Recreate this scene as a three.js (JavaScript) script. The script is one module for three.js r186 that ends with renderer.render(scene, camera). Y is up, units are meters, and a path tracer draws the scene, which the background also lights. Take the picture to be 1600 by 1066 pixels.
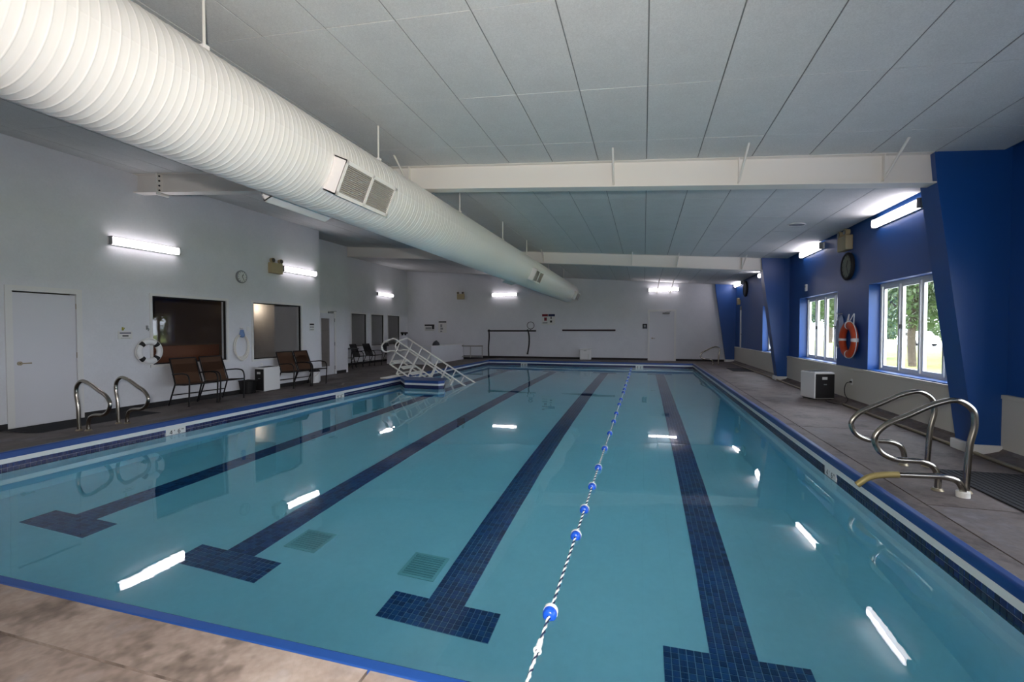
import * as THREE from 'three';
import { RoundedBoxGeometry } from 'three/addons/geometries/RoundedBoxGeometry.js';
import { mergeGeometries } from 'three/addons/utils/BufferGeometryUtils.js';
import { RectAreaLightUniformsLib } from 'three/addons/lights/RectAreaLightUniformsLib.js';

// ---------------------------------------------------------------- camera, sky, sun, exposure
const scene = new THREE.Scene();
const camera = new THREE.PerspectiveCamera(2 * Math.atan(533 / 716) * 180 / Math.PI, 1600 / 1066, 0.05, 600);
camera.position.set(0, 1.36, 0);
camera.rotation.set(-0.02348, 0.28014, 0, 'YXZ');
RectAreaLightUniformsLib.init();
const renderer = new THREE.WebGLRenderer({ antialias: true });
renderer.toneMapping = THREE.LinearToneMapping;
renderer.toneMappingExposure = 1.74;
renderer.shadowMap.enabled = true;
const sunDir = new THREE.Vector3(-0.5, 0.8, -0.2).normalize();
scene.background = new THREE.Color(0.92, 1.0, 1.13);      // bright hazy sky
scene.backgroundIntensity = 6;
const sun = new THREE.DirectionalLight(0xfff1dd, 3.5);
sun.position.copy(sunDir).multiplyScalar(80);
sun.castShadow = true;
Object.assign(sun.shadow.camera, { left: -60, right: 60, top: 60, bottom: -60, near: 1, far: 250 });
sun.shadow.mapSize.set(2048, 2048);
scene.add(sun, sun.target);
const LAMP_AREA = 5.5, LAMP_GLOW = 5, FLASH = 38;         // fluorescent fittings: area light and visible lens

// ---------------------------------------------------------------- helpers
let seed = 7;
const rnd = () => { seed = (seed * 1664525 + 1013904223) >>> 0; return seed / 4294967296; };
const R = (a, b) => a + (b - a) * rnd();
const V = (x, y, z) => new THREE.Vector3(x, y, z);
const taken = new Map();
const numbered = (n) => { const k = taken.get(n) ?? 0; taken.set(n, k + 1); return k ? n + '_' + String(k).padStart(3, '0') : n; };
const shade = (m) => { m.castShadow = true; m.receiveShadow = true; return m; };
function part(name, geo, mat, parent, pos, rot) {
  const m = shade(new THREE.Mesh(geo, mat)); m.name = name;
  if (pos) m.position.set(...pos);
  if (rot) m.rotation.set(...rot);
  parent.add(m); return m;
}
function thing(name, label, category, pos = [0, 0, 0], turn = 0, group) {
  const o = new THREE.Group(); o.name = numbered(name); o.position.set(...pos); o.rotation.y = turn;
  o.userData = { label, category }; if (group) o.userData.group = group;
  scene.add(o); return o;
}
function structure(name, label, category = 'structure') {
  const o = new THREE.Group(); o.name = numbered(name); o.userData = { kind: 'structure', label, category };
  scene.add(o); return o;
}
function structMesh(name, geo, mat, label, category = 'structure', pos) {
  const m = part(numbered(name), geo, mat, scene, pos); m.userData = { kind: 'structure', label, category }; return m;
}
function copyOf(src, label, pos, turn, group) {
  const c = src.clone(); c.name = numbered(src.name.replace(/_\d{3}$/, '')); c.userData = { ...src.userData, label };
  if (group) c.userData.group = group;
  c.position.set(...pos); if (turn !== undefined) c.rotation.y = turn; scene.add(c); return c;
}
// box with uv in metres
function box(w, h, d, x = 0, y = 0, z = 0, sx = 1) {
  const g = new THREE.BoxGeometry(w, h, d, sx, 1, 1), uv = g.attributes.uv, n = g.attributes.normal, ox = rnd() * 7, oy = rnd() * 7;
  for (let i = 0; i < uv.count; i++) {
    const ax = Math.abs(n.getX(i)) > 0.5 ? [d, h] : Math.abs(n.getY(i)) > 0.5 ? [w, d] : [w, h];
    uv.setXY(i, uv.getX(i) * ax[0] + ox, uv.getY(i) * ax[1] + oy);
  }
  g.translate(x, y, z); return g;
}
const span = (x0, x1, y0, y1, z0, z1) => box(Math.abs(x1 - x0), Math.abs(y1 - y0), Math.abs(z1 - z0), (x0 + x1) / 2, (y0 + y1) / 2, (z0 + z1) / 2);
const rbox = (w, h, d, r = 0.01, x = 0, y = 0, z = 0, s = 2) => new RoundedBoxGeometry(w, h, d, s, r).translate(x, y, z);
const cyl = (r, h, x = 0, y = 0, z = 0, seg = 20, r2 = r) => new THREE.CylinderGeometry(r2, r, h, seg).translate(x, y, z);
const strip = (g) => { for (const k of Object.keys(g.attributes)) if (!['position', 'normal', 'uv'].includes(k)) g.deleteAttribute(k); return g.index ? g.toNonIndexed() : g; };
const merge = (list) => mergeGeometries(list.map(strip));
function pipe(points, r, bend = 0.08, seg = 10) {       // polyline with rounded corners
  const p = points.map((q) => V(...q)), path = new THREE.CurvePath();
  let last = p[0];
  for (let i = 1; i < p.length - 1; i++) {
    const a = p[i - 1].clone().sub(p[i]), b = p[i + 1].clone().sub(p[i]);
    const k = Math.min(bend, a.length() * 0.49, b.length() * 0.49);
    const s = p[i].clone().addScaledVector(a.normalize(), k), e = p[i].clone().addScaledVector(b.normalize(), k);
    if (s.distanceTo(last) > 1e-4) path.add(new THREE.LineCurve3(last, s));
    path.add(new THREE.QuadraticBezierCurve3(s, p[i], e)); last = e;
  }
  path.add(new THREE.LineCurve3(last, p[p.length - 1]));
  const n = Math.max(4, Math.round(path.getLength() / Math.max(0.02, r)));
  return new THREE.TubeGeometry(path, Math.min(n, 160), r, seg, false);
}
const spline = (points, r, n = 60, seg = 8, closed = false) => new THREE.TubeGeometry(new THREE.CatmullRomCurve3(points.map((q) => V(...q)), closed), n, r, seg, closed);
function bar(a, b, r, seg = 8) {                          // straight round bar
  const A = V(...a), B = V(...b), d = B.clone().sub(A), g = new THREE.CylinderGeometry(r, r, d.length(), seg);
  g.applyQuaternion(new THREE.Quaternion().setFromUnitVectors(V(0, 1, 0), d.normalize()));
  return g.translate((A.x + B.x) / 2, (A.y + B.y) / 2, (A.z + B.z) / 2);
}
// wall sheet along z at x = c (solid from c to c + t); outline [z, y] points and holes [z0, z1, y0, y1]
function wallX(c, t, outline, holes = []) {
  const s = new THREE.Shape(outline.map(([z, y]) => new THREE.Vector2(-z, y)));
  for (const [z0, z1, y0, y1] of holes) s.holes.push(new THREE.Path([[z0, y0], [z0, y1], [z1, y1], [z1, y0]].map(([z, y]) => new THREE.Vector2(-z, y))));
  const g = new THREE.ExtrudeGeometry(s, { depth: t, bevelEnabled: false });
  return g.applyMatrix4(new THREE.Matrix4().makeBasis(V(0, 0, -1), V(0, 1, 0), V(1, 0, 0)).setPosition(c, 0, 0));
}
function wallZ(c, t, outline, holes = []) {               // sheet along x, solid from z = c to c + t
  const s = new THREE.Shape(outline.map(([x, y]) => new THREE.Vector2(x, y)));
  for (const [x0, x1, y0, y1] of holes) s.holes.push(new THREE.Path([[x0, y0], [x0, y1], [x1, y1], [x1, y0]].map(([x, y]) => new THREE.Vector2(x, y))));
  return new THREE.ExtrudeGeometry(s, { depth: t, bevelEnabled: false }).translate(0, 0, c);
}
// textures: tiling value noise
function lattice(n, s) { const a = new Float32Array(n * n); let q = s; for (let i = 0; i < a.length; i++) { q = (q * 1664525 + 1013904223) >>> 0; a[i] = q / 4294967296; } return a; }
function noiseField(N, octaves, s) {                       // octaves: [cells, weight]
  const out = new Float32Array(N * N); let total = 0;
  octaves.forEach(([c, w], k) => {
    const L = lattice(c, s + k * 977); total += w;
    for (let y = 0; y < N; y++) for (let x = 0; x < N; x++) {
      const u = x / N * c, v = y / N * c, i = Math.floor(u), j = Math.floor(v); let a = u - i, b = v - j; a = a * a * (3 - 2 * a); b = b * b * (3 - 2 * b);
      const i1 = (i + 1) % c, j1 = (j + 1) % c;
      out[y * N + x] += w * ((L[j * c + i] * (1 - a) + L[j * c + i1] * a) * (1 - b) + (L[j1 * c + i] * (1 - a) + L[j1 * c + i1] * a) * b);
    }
  });
  for (let i = 0; i < out.length; i++) out[i] /= total;
  return out;
}
function texture(N, fn, metres, srgb = true) {
  const d = new Uint8Array(N * N * 4);
  for (let i = 0; i < N * N; i++) { const c = fn(i, i % N, Math.floor(i / N)); d[i * 4] = c[0]; d[i * 4 + 1] = c[1]; d[i * 4 + 2] = c[2]; d[i * 4 + 3] = 255; }
  const t = new THREE.DataTexture(d, N, N); t.wrapS = t.wrapT = THREE.RepeatWrapping; t.magFilter = THREE.LinearFilter; t.minFilter = THREE.LinearMipmapLinearFilter; t.generateMipmaps = true;
  if (srgb) t.colorSpace = THREE.SRGBColorSpace;
  t.repeat.set(1 / metres, 1 / metres); t.needsUpdate = true; return t;
}
const clamp = (x, a = 0, b = 255) => Math.min(b, Math.max(a, x));
const mixc = (a, b, t) => [0, 1, 2].map((k) => a[k] + (b[k] - a[k]) * clamp(t, 0, 1));
const std = (color, roughness = 0.6, extra = {}) => new THREE.MeshStandardMaterial({ color, roughness, ...extra });

// ---------------------------------------------------------------- materials
const nA = noiseField(512, [[5, 1], [11, 0.8], [27, 0.5], [70, 0.3], [180, 0.2]], 11);
const nB = noiseField(512, [[4, 1], [9, 0.7], [31, 0.6], [90, 0.4]], 23);
const nFine = noiseField(512, [[128, 1], [256, 0.8]], 41);
const deckMap = texture(512, (i) => {
  const a = nA[i], b = nB[i], f = nFine[i];
  let c = mixc([148, 134, 124], [174, 162, 152], (a - 0.35) * 3.2);
  c = mixc(c, [152, 149, 150], (b - 0.52) * 4);
  c = mixc(c, [192, 186, 182], (b * 0.6 + a * 0.4 - 0.585) * 9);
  c = mixc(c, [98, 88, 80], (0.435 - b * 0.5 - a * 0.5) * 8);
  return c.map((x) => clamp(x + (f - 0.5) * 26));
}, 3.1);
const deckBump = texture(512, (i) => { const v = clamp(120 + (nA[i] - 0.5) * 90 + (nFine[i] - 0.5) * 120); return [v, v, v]; }, 1.1, false);
const wallMap = texture(512, (i) => { const v = (nA[i] - 0.5) * 12 + (nFine[i] - 0.5) * 6; return [clamp(218 + v), clamp(219 + v), clamp(224 + v)]; }, 2.7);
const wallBump = texture(512, (i) => { const v = clamp(128 + (nFine[i] - 0.5) * 120 + (nB[i] - 0.5) * 60); return [v, v, v]; }, 0.5, false);
const tileCeilMap = texture(512, (i) => { const v = (nB[i] - 0.5) * 12 + (nFine[i] - 0.5) * 22; return [clamp(204 + v), clamp(205 + v), clamp(204 + v)]; }, 0.9);
const grassMap = texture(512, (i) => mixc([92, 116, 46], [168, 170, 88], nA[i] * 0.9 + (nFine[i] - 0.5) * 0.9 - 0.05), 6);
const barkMap = texture(256, (i, x, y) => { const v = nFine[(y >> 2) * 512 + x * 2] * 60 + nA[y * 512 + x] * 50; return [34 + v * 0.8, 29 + v * 0.7, 25 + v * 0.6]; }, 0.6);
const plasterMap = texture(512, (i) => { const v = (nA[i] - 0.5) * 16 + (nFine[i] - 0.5) * 5; return [clamp(230 + v), clamp(243 + v), clamp(250 + v)]; }, 5);

const M = {
  deck: std(0x9c999d, 0.62, { map: deckMap, bumpMap: deckBump, bumpScale: 0.002 }),
  deckNear: std(0xdfd9d8, 0.7, { map: deckMap, bumpMap: deckBump, bumpScale: 0.002 }),  // lighter tint of the same concrete, used on the near slabs
  joint: std(0x3a322a, 0.95),
  wall: std(0xffffff, 0.75, { map: wallMap, bumpMap: wallBump, bumpScale: 0.0006 }),
  wainscot: std(0xc9c5bc, 0.6, { bumpMap: wallBump, bumpScale: 0.001 }),
  trimWhite: std(0xdedddc, 0.45),
  doorWhite: std(0xd6d6dc, 0.5),
  blue: std(0x12498f, 0.38, { bumpMap: wallBump, bumpScale: 0.0006 }),
  copingBlue: std(0x163f80, 0.4),
  copingWhite: std(0xd3d8d8, 0.35),
  ceiling: std(0xffffff, 0.85, { map: tileCeilMap }),
  ceilBack: std(0x4a4b4b, 0.9),
  beam: std(0xe6e2dc, 0.5),
  duct: std(0xf6f0ee, 0.42),
  ductInner: std(0x9a9c9d, 0.6),
  louvre: std(0xc9c2bd, 0.5),
  plaster: std(0xffffff, 0.8, { map: plasterMap }),
  grout: std(0x7e97bb, 0.8),
  grout2: std(0x8e8f9c, 0.8),
  steel: std(0xa29c92, 0.22, { metalness: 1 }),
  steelDull: std(0x9c917c, 0.45, { metalness: 0.8 }),
  brassPipe: std(0x9a8a58, 0.5, { metalness: 0.4 }),
  blackMetal: std(0x17161a, 0.4, { metalness: 0.3 }),
  brownSling: std(0x4d3423, 0.9),
  white: std(0xe4e4e4, 0.35),
  pvc: std(0xe9e6df, 0.3),
  black: std(0x0d0d0f, 0.6),
  dark: std(0x1b1a1c, 0.7),
  rubber: std(0x222327, 0.95),
  beige: std(0xb5a583, 0.6),
  grey: std(0x8b8d90, 0.6),
  orange: std(0xc8481e, 0.55),
  rope: std(0xe9e9e6, 0.9),
  ropeBlue: std(0x1d2a4a, 0.9),
  floatBlue: std(0x1d55c8, 0.3),
  floatWhite: std(0xeeeeee, 0.4),
  glass: new THREE.MeshPhysicalMaterial({ color: 0xffffff, roughness: 0.02, transmission: 1, thickness: 0, ior: 1.5, specularIntensity: 0.5 }),
  office: std(0x685a4d, 0.9), officeBeige: std(0xb08d66, 0.85), officeFloor: std(0x4f4740, 0.95), bench: std(0x6b3d24, 0.6),
  signWhite: std(0xd9d9d6, 0.5), print: std(0x26262c, 0.6), printRed: std(0x7c2430, 0.6), printBlue: std(0x242c55, 0.6), printYellow: std(0x9d9a3a, 0.6),
  grass: std(0xffffff, 0.95, { map: grassMap }), road: std(0xa6a6a8, 0.9), bark: std(0xffffff, 0.95, { map: barkMap }),
  leaf: new THREE.MeshPhysicalMaterial({ color: 0x42592b, roughness: 0.9, transmission: 0.35, thickness: 0, side: THREE.DoubleSide }),
  carPaint: std(0xc9ccd2, 0.25), carDark: std(0x3a4048, 0.3), tyre: std(0x141414, 0.9),
  brickHouse: std(0x8a5a48, 0.9), roof: std(0x55504c, 0.9),
  lens: std(0xffffff, 0.5, { emissive: 0xfff6fb, emissiveIntensity: LAMP_GLOW }),
  flashFace: std(0xffffff, 0.4, { emissive: 0xfffaf5, emissiveIntensity: 4 }),
  bulb: std(0xffffff, 0.5, { emissive: 0xfff0d8, emissiveIntensity: 6 }),
  water: new THREE.MeshPhysicalMaterial({ color: 0xffffff, roughness: 0.0, transmission: 1, thickness: 1, ior: 1.333, attenuationColor: new THREE.Color(0.27, 0.82, 0.97), attenuationDistance: 3.6 }),
};
const tileMats = [0x2a4a86, 0x233f78, 0x31558c, 0x1e376b].map((c) => std(c, 0.25));
const bandMats = [0x1a2450, 0x161d3f, 0x212b58, 0x120f2c].map((c) => std(c, 0.25));

// ---------------------------------------------------------------- room dimensions
const LW = -9.0, RW = 3.76, FW = -21.56, W2 = -10.06, W3 = -11.9, BACK = 1.8;
const slope = -0.0735, ceilY = (x) => 3.57 + slope * x;
const floorY = (x) => (x > -6.75 ? 0 : -Math.min(0.12, (-6.75 - x) * 0.0533));
const PR = 1.835, PL = -6.49, PN = -1.55, PF = -18.9, WATER = -0.134, BED = -1.226;
const COLZ = [-6.2, -13.93, -21.4];

// ---------------------------------------------------------------- floor: concrete deck slabs with open joints
{
  const f = structure('floor', 'stained tan and grey concrete pool deck cut into slabs', 'floor');
  const bend = (g) => { const p = g.attributes.position; g.computeBoundingBox(); const lift = g.boundingBox.min.z > PN + 0.03 ? 0.067 : 0; for (let i = 0; i < p.count; i++) p.setY(i, p.getY(i) + (lift || floorY(p.getX(i)))); g.computeVertexNormals(); return g; };
  const slab = (x0, x1, z0, z1) => part('slab', bend(box(x1 - x0, 0.1, Math.abs(z1 - z0), (x0 + x1) / 2, -0.05, (z0 + z1) / 2)), (z0 + z1) / 2 > PN ? M.deckNear : M.deck, f);
  const J = 0.012;
  // border slabs along the coping
  const border = (x0, x1, z0, z1) => slab(x0, x1, z0, z1);
  for (let z = PN + 0.06; z > PF - 0.2; z -= 3.5) border(PR + 0.1, PR + 0.285, Math.max(z - 3.5 + J, PF - 0.2), z);
  for (let x = PL - 0.1; x < PR + 0.285; x += 2.8) border(x, Math.min(x + 2.8 - J, PR + 0.285), PN + 0.055, -1.257);
  for (let z = PN + 0.06; z > PF - 0.2; z -= 3.5) border(PL - 0.3, PL - 0.1, Math.max(z - 3.5 + J, PF - 0.2), z);
  // outer slabs
  for (let z = -1.257; z > FW; z -= 3.05) slab(PR + 0.285 + J, RW + 0.05, Math.max(z - 3.05 + J, FW), z);
  for (let x = -9.2; x < RW; x += 3.05) for (const [a, b] of [[-1.257 + J, 1.1], [1.1 + J, BACK]]) slab(x, Math.min(x + 3.05 - J, RW + 0.05), a, b);
  for (let z = -1.257; z > FW; z -= 3.05) { slab(LW - 0.06, PL - 0.3 - J, Math.max(z - 3.05 + J, FW), z); }
  for (let z = -11.1; z > FW; z -= 3.05) slab(W3 - 0.06, LW - 0.06 - J, Math.max(z - 3.05 + J, FW), z);
  for (let x = PL - 0.3; x < PR + 0.29; x += 3.05) slab(x, Math.min(x + 3.05 - J, PR + 0.285), FW, PF - 0.2 - J);
  part('joint_filler', merge([span(PR + 0.1, RW + 0.1, -0.2, -0.012, FW, BACK), span(W3 - 0.1, PL - 0.1, -0.3, -0.14, FW, BACK), span(PL - 0.2, PR + 0.2, -0.2, -0.012, PN + 0.08, BACK), span(PL - 0.2, PR + 0.2, -0.2, -0.012, FW, PF - 0.1)]), M.joint, f);
}

// ---------------------------------------------------------------- pool
const T = 0.0475;   // tile pitch
const tileTop = rbox(T - 0.006, 0.008, T - 0.006, 0.002, 0, 0, 0, 1);
{
  const p = structure('pool_basin', 'pale aqua plastered swimming pool basin', 'pool');
  part('pool_bed', span(PL - 0.3, PR + 0.3, BED - 0.2, BED, PF - 0.3, PN + 0.3), M.plaster, p);
  part('pool_wall', span(PR, PR + 0.12, BED, -0.05, PF - 0.12, PN + 0.12), M.plaster, p);
  part('pool_wall', span(PL - 0.12, PL, BED, -0.05, PF - 0.12, PN + 0.12), M.plaster, p);
  part('pool_wall', span(PL, PR, BED, -0.05, PF - 0.12, PF), M.plaster, p);
  part('pool_wall', span(PL, PR, BED, -0.05, PN, PN + 0.05), M.plaster, p);

  const c = structure('pool_coping', 'blue painted coping with a white edge round the pool', 'coping');
  const CH = 0.07, curb = (x0, x1, z0, z1) => part('coping_curb', rbox(x1 - x0, CH + 0.1, Math.abs(z1 - z0), 0.016, (x0 + x1) / 2, (CH - 0.1) / 2, (z0 + z1) / 2, 3), M.copingBlue, c);
  curb(PR - 0.006, PR + 0.06, PF - 0.06, PN + 0.06); curb(PL - 0.06, PL + 0.006, PF - 0.06, PN + 0.06);
  curb(PL - 0.05, PR + 0.05, PN - 0.006, PN + 0.06); curb(PL - 0.05, PR + 0.05, PF - 0.06, PF + 0.006);
  // flat blue paint margin on the concrete beside the curb
  part('painted_margin', span(PR + 0.05, PR + 0.1, -0.05, 0.003, PF - 0.06, PN), M.copingBlue, c); part('painted_margin', span(PL - 0.1, PL - 0.05, -0.05, 0.003, PF - 0.06, PN), M.copingBlue, c);
  const lip = (x0, x1, z0, z1) => part('coping_lip', span(x0, x1, -0.052, -0.001, z0, z1), M.copingWhite, c);
  lip(PR - 0.01, PR + 0.008, PF, PN); lip(PL - 0.008, PL + 0.01, PF, PN); lip(PL, PR, PF - 0.008, PF + 0.012); lip(PL, PR, PN - 0.002, PN + 0.004);

  // waterline tile band
  const b = structure('waterline_tiles', 'band of small dark blue tiles along the pool waterline', 'tiles');
  part('grout', merge([span(PR - 0.002, PR + 0.01, -0.195, -0.05, PF, PN), span(PL - 0.01, PL + 0.002, -0.195, -0.05, PF, PN), span(PL, PR, -0.195, -0.05, PF - 0.01, PF + 0.002)]), M.grout2, b);
  const side = rbox(0.008, T - 0.005, T - 0.005, 0.002, 0, 0, 0, 1), rest = [];
  for (let r = 0; r < 3; r++) for (let k = 0; PN - (k + 0.5) * T > PF; k++) {
    const y = -0.052 - (r + 0.5) * T, z = PN - (k + 0.5) * T;
    if (z > -5.48 && z < -5.18 && r < 2) ;                               // right depth marker sits here
    else if (z > -6.8 && z < -2.2 && r < 2) part('tile', side, bandMats[Math.floor(rnd() * 4)], b, [PR - 0.004, y, z]);
    else rest.push(side.clone().translate(PR - 0.004, y, z));
    if (!((z > -5.13 && z < -4.84) || (z > -8.85 && z < -8.56)) || r > 1) rest.push(side.clone().translate(PL + 0.004, y, z));
  }
  const sideZ = rbox(T - 0.005, T - 0.005, 0.008, 0.002, 0, 0, 0, 1);
  for (let r = 0; r < 3; r++) for (let k = 0; PL + (k + 0.5) * T < PR; k++) rest.push(sideZ.clone().translate(PL + (k + 0.5) * T, -0.052 - (r + 0.5) * T, PF + 0.004));
  part('far_tiles', merge(rest), bandMats[0], b).userData = { kind: 'stuff' };

  // depth markers: white plates in the tile band with raised black figures
  const marker = (label, pos, turn) => {
    const m = thing('depth_marker', label, 'marker', pos, turn, 'depth markers in the waterline tiles');
    part('plate', rbox(0.29, 0.095, 0.012, 0.003), M.signWhite, m);
    const cv = document.createElement('canvas'); cv.width = 256; cv.height = 84; const g = cv.getContext('2d');
    g.fillStyle = '#d6d8d6'; g.fillRect(0, 0, 256, 84); g.fillStyle = '#101014'; g.font = 'bold 74px sans-serif'; g.textAlign = 'center'; g.textBaseline = 'middle';
    g.fillText('4', 62, 44); g.fillText("'", 108, 44); g.fillText('6', 168, 44); g.fillText('"', 218, 44);
    const t = new THREE.CanvasTexture(cv); t.colorSpace = THREE.SRGBColorSpace;
    part('figures', new THREE.PlaneGeometry(0.28, 0.088), std(0xffffff, 0.4, { map: t }), m, [0, 0, 0.0066]);
    return m;
  };
  marker('white depth marker reading 4 feet 6 below the left coping near the handrails', [PL + 0.004, -0.098, -4.985], Math.PI / 2);
  marker('white depth marker reading 4 feet 6 below the right coping near the fill spout', [PR - 0.004, -0.098, -5.33], -Math.PI / 2);
  marker('white depth marker below the left coping short of the white pool stairs', [PL + 0.004, -0.098, -8.7], Math.PI / 2);
  marker('white depth marker on the far pool edge left of the lane rope', [-4.9, -0.098, PF + 0.006], 0);
  marker('white depth marker on the far pool edge beside the end of the lane rope', [-0.16, -0.098, PF + 0.006], 0);

  // lane lines of small dark tiles on the bed
  const laneLabels = ['dark blue tiled lane line nearest the left pool edge', 'dark blue tiled lane line second from the left pool edge', 'dark blue tiled lane line left of the lane rope', 'dark blue tiled lane line right of the lane rope'];
  [-5.25, -3.345, -1.41, 0.56].forEach((cx, li) => {
    const L = thing('lane_line', laneLabels[li], 'lane line', [cx, BED, 0], 0, 'lane lines on the pool bed');
    const z0 = -2.84, rows = 305, z1 = z0 - rows * T;
    part('grout', merge([span(-9 * T, 9 * T, 0, 0.004, z0, z0 - 6 * T), span(-3 * T, 3 * T, 0, 0.004, z0 - 6 * T, z1), span(-9 * T, 9 * T, 0, 0.004, z1, z1 - 6 * T)]), M.grout, L);
    const rest2 = [[], [], [], []];
    const put = (i, j, single) => {
      const x = (i + 0.5) * T, z = z0 - (j + 0.5) * T;
      if (single) part('tile', tileTop, tileMats[Math.floor(rnd() * 4)], L, [x, 0.005, z]);
      else rest2[Math.floor(rnd() * 4)].push(box(T - 0.004, 0.008, T - 0.004, x, 0.005, z));
    };
    const near = [0, 6, 26, 26][li];
    for (let j = 0; j < rows + 6; j++) { const w = j < 6 || j >= rows ? 9 : 3; for (let i = -w; i < w; i++) put(i, j, j < near); }
    rest2.forEach((g, k) => { part('tile_field', merge(g), tileMats[k], L).userData = { kind: 'stuff' }; });
  });

  // drains
  const drain = (label, x, z) => {
    const d = thing('pool_drain', label, 'drain', [x, BED, z], 0, 'main drains');
    part('frame', merge([span(-0.16, 0.16, 0, 0.012, -0.16, -0.135), span(-0.16, 0.16, 0, 0.012, 0.135, 0.16), span(-0.16, -0.135, 0, 0.012, -0.135, 0.135), span(0.135, 0.16, 0, 0.012, -0.135, 0.135)]), std(0xbfd8d9, 0.5), d);
    part('sump', span(-0.14, 0.14, 0.001, 0.003, -0.14, 0.14), std(0x93b2b6, 0.8), d);
    for (let k = 0; k < 9; k++) part('slat', box(0.27, 0.008, 0.016, 0, 0.009, -0.12 + k * 0.03), std(0xb3cfd1, 0.5), d);
  };
  drain('square grated drain on the pool bed beside the third lane line', -1.77, -3.47);
  drain('square grated drain on the pool bed right of the second lane line', -2.93, -3.5);

  // water body
  const N = 512, ripple = noiseField(N, [[6, 1], [13, 0.6], [29, 0.12]], 77);
  const bump = texture(N, (i) => { const v = clamp(ripple[i] * 255); return [v, v, v]; }, 7, false);
  M.water.bumpMap = bump; M.water.bumpScale = 0.006;
  const w = part(numbered('pool_water'), span(PL - 0.004, PR + 0.004, BED - 0.05, WATER, PF - 0.004, PN + 0.004), M.water, scene);
  w.userData = { kind: 'stuff', label: 'clear calm teal water filling the indoor swimming pool', category: 'water' };
}

// pool platform on the left edge, under the white stairs
{
  const p = structure('pool_platform', 'blue edged platform jutting from the left pool edge under the white stairs', 'platform');
  const shp = (i) => new THREE.Shape([[PL - 0.03, 11.4], [PL + 0.01, 11.32 + i], [-5.95, 10.62 + i], [-5.0, 10.62 + i], [-4.9 - i, 10.76], [-5.15 - i, 11.4]].map(([x, z]) => new THREE.Vector2(x, z)));
  const lay = (i, y0, y1) => new THREE.ExtrudeGeometry(shp(i), { depth: y1 - y0, bevelEnabled: false }).applyMatrix4(new THREE.Matrix4().makeBasis(V(1, 0, 0), V(0, 0, -1), V(0, 1, 0)).setPosition(0, y0, 0));
  part('top', lay(0, 0, 0.07), M.copingBlue, p); part('lip', lay(0.004, -0.05, 0), M.copingWhite, p); part('tile_face', lay(0.01, -0.2, -0.05), bandMats[0], p); part('body', lay(0.015, BED, -0.2), M.plaster, p);
}

// lane rope with floats
{
  const x0 = -0.462, L = thing('lane_rope', 'blue and white twisted lane rope with blue floats on the water', 'lane rope', [x0, WATER + 0.012, 0]);
  const zs = [-2.33, -3.27, -3.77, -4.35, -4.97, -5.8, -6.68, -7.57, -8.33, -9.35, -10.05, -11.2, -11.81, -12.64, -13.77, -14.8, -15.9, -17.1, -18.2];
  class Helix extends THREE.Curve { constructor(ph) { super(); this.ph = ph; } getPoint(t, o = new THREE.Vector3()) { const z = -1.75 + t * (PF + 1.77), a = z * 2 * Math.PI / 0.085 + this.ph; return o.set(Math.cos(a) * 0.0045, Math.sin(a) * 0.0045 + 0.004 * Math.sin(z * 2.1), z); } }
  part('strand', new THREE.TubeGeometry(new Helix(0), 2600, 0.0055, 5), M.rope, L); part('strand', new THREE.TubeGeometry(new Helix(Math.PI), 2600, 0.0048, 5), M.ropeBlue, L);
  const prof = [[0.01, -0.042], [0.024, -0.04], [0.033, -0.032], [0.037, -0.016], [0.037, 0.016], [0.033, 0.032], [0.024, 0.04], [0.01, 0.042]].map(([r, y]) => new THREE.Vector2(r, y));
  const fg = new THREE.LatheGeometry(prof, 24).rotateX(Math.PI / 2), bg = new THREE.CylinderGeometry(0.0383, 0.0383, 0.026, 24).rotateX(Math.PI / 2);
  for (const z of zs) { const f = part('float', fg, M.floatBlue, L, [0, 0, z]); part('band', bg, M.floatWhite, f, [0, 0, -0.014]); }
  part('hook', merge([bar([0, 0.006, -1.72], [0, 0.004, -2.0], 0.006), new THREE.TorusGeometry(0.016, 0.005, 8, 20).translate(0, 0.004, -2.03), rbox(0.026, 0.024, 0.07, 0.008, 0, 0.004, -2.07)]), M.white, L);
}

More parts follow.
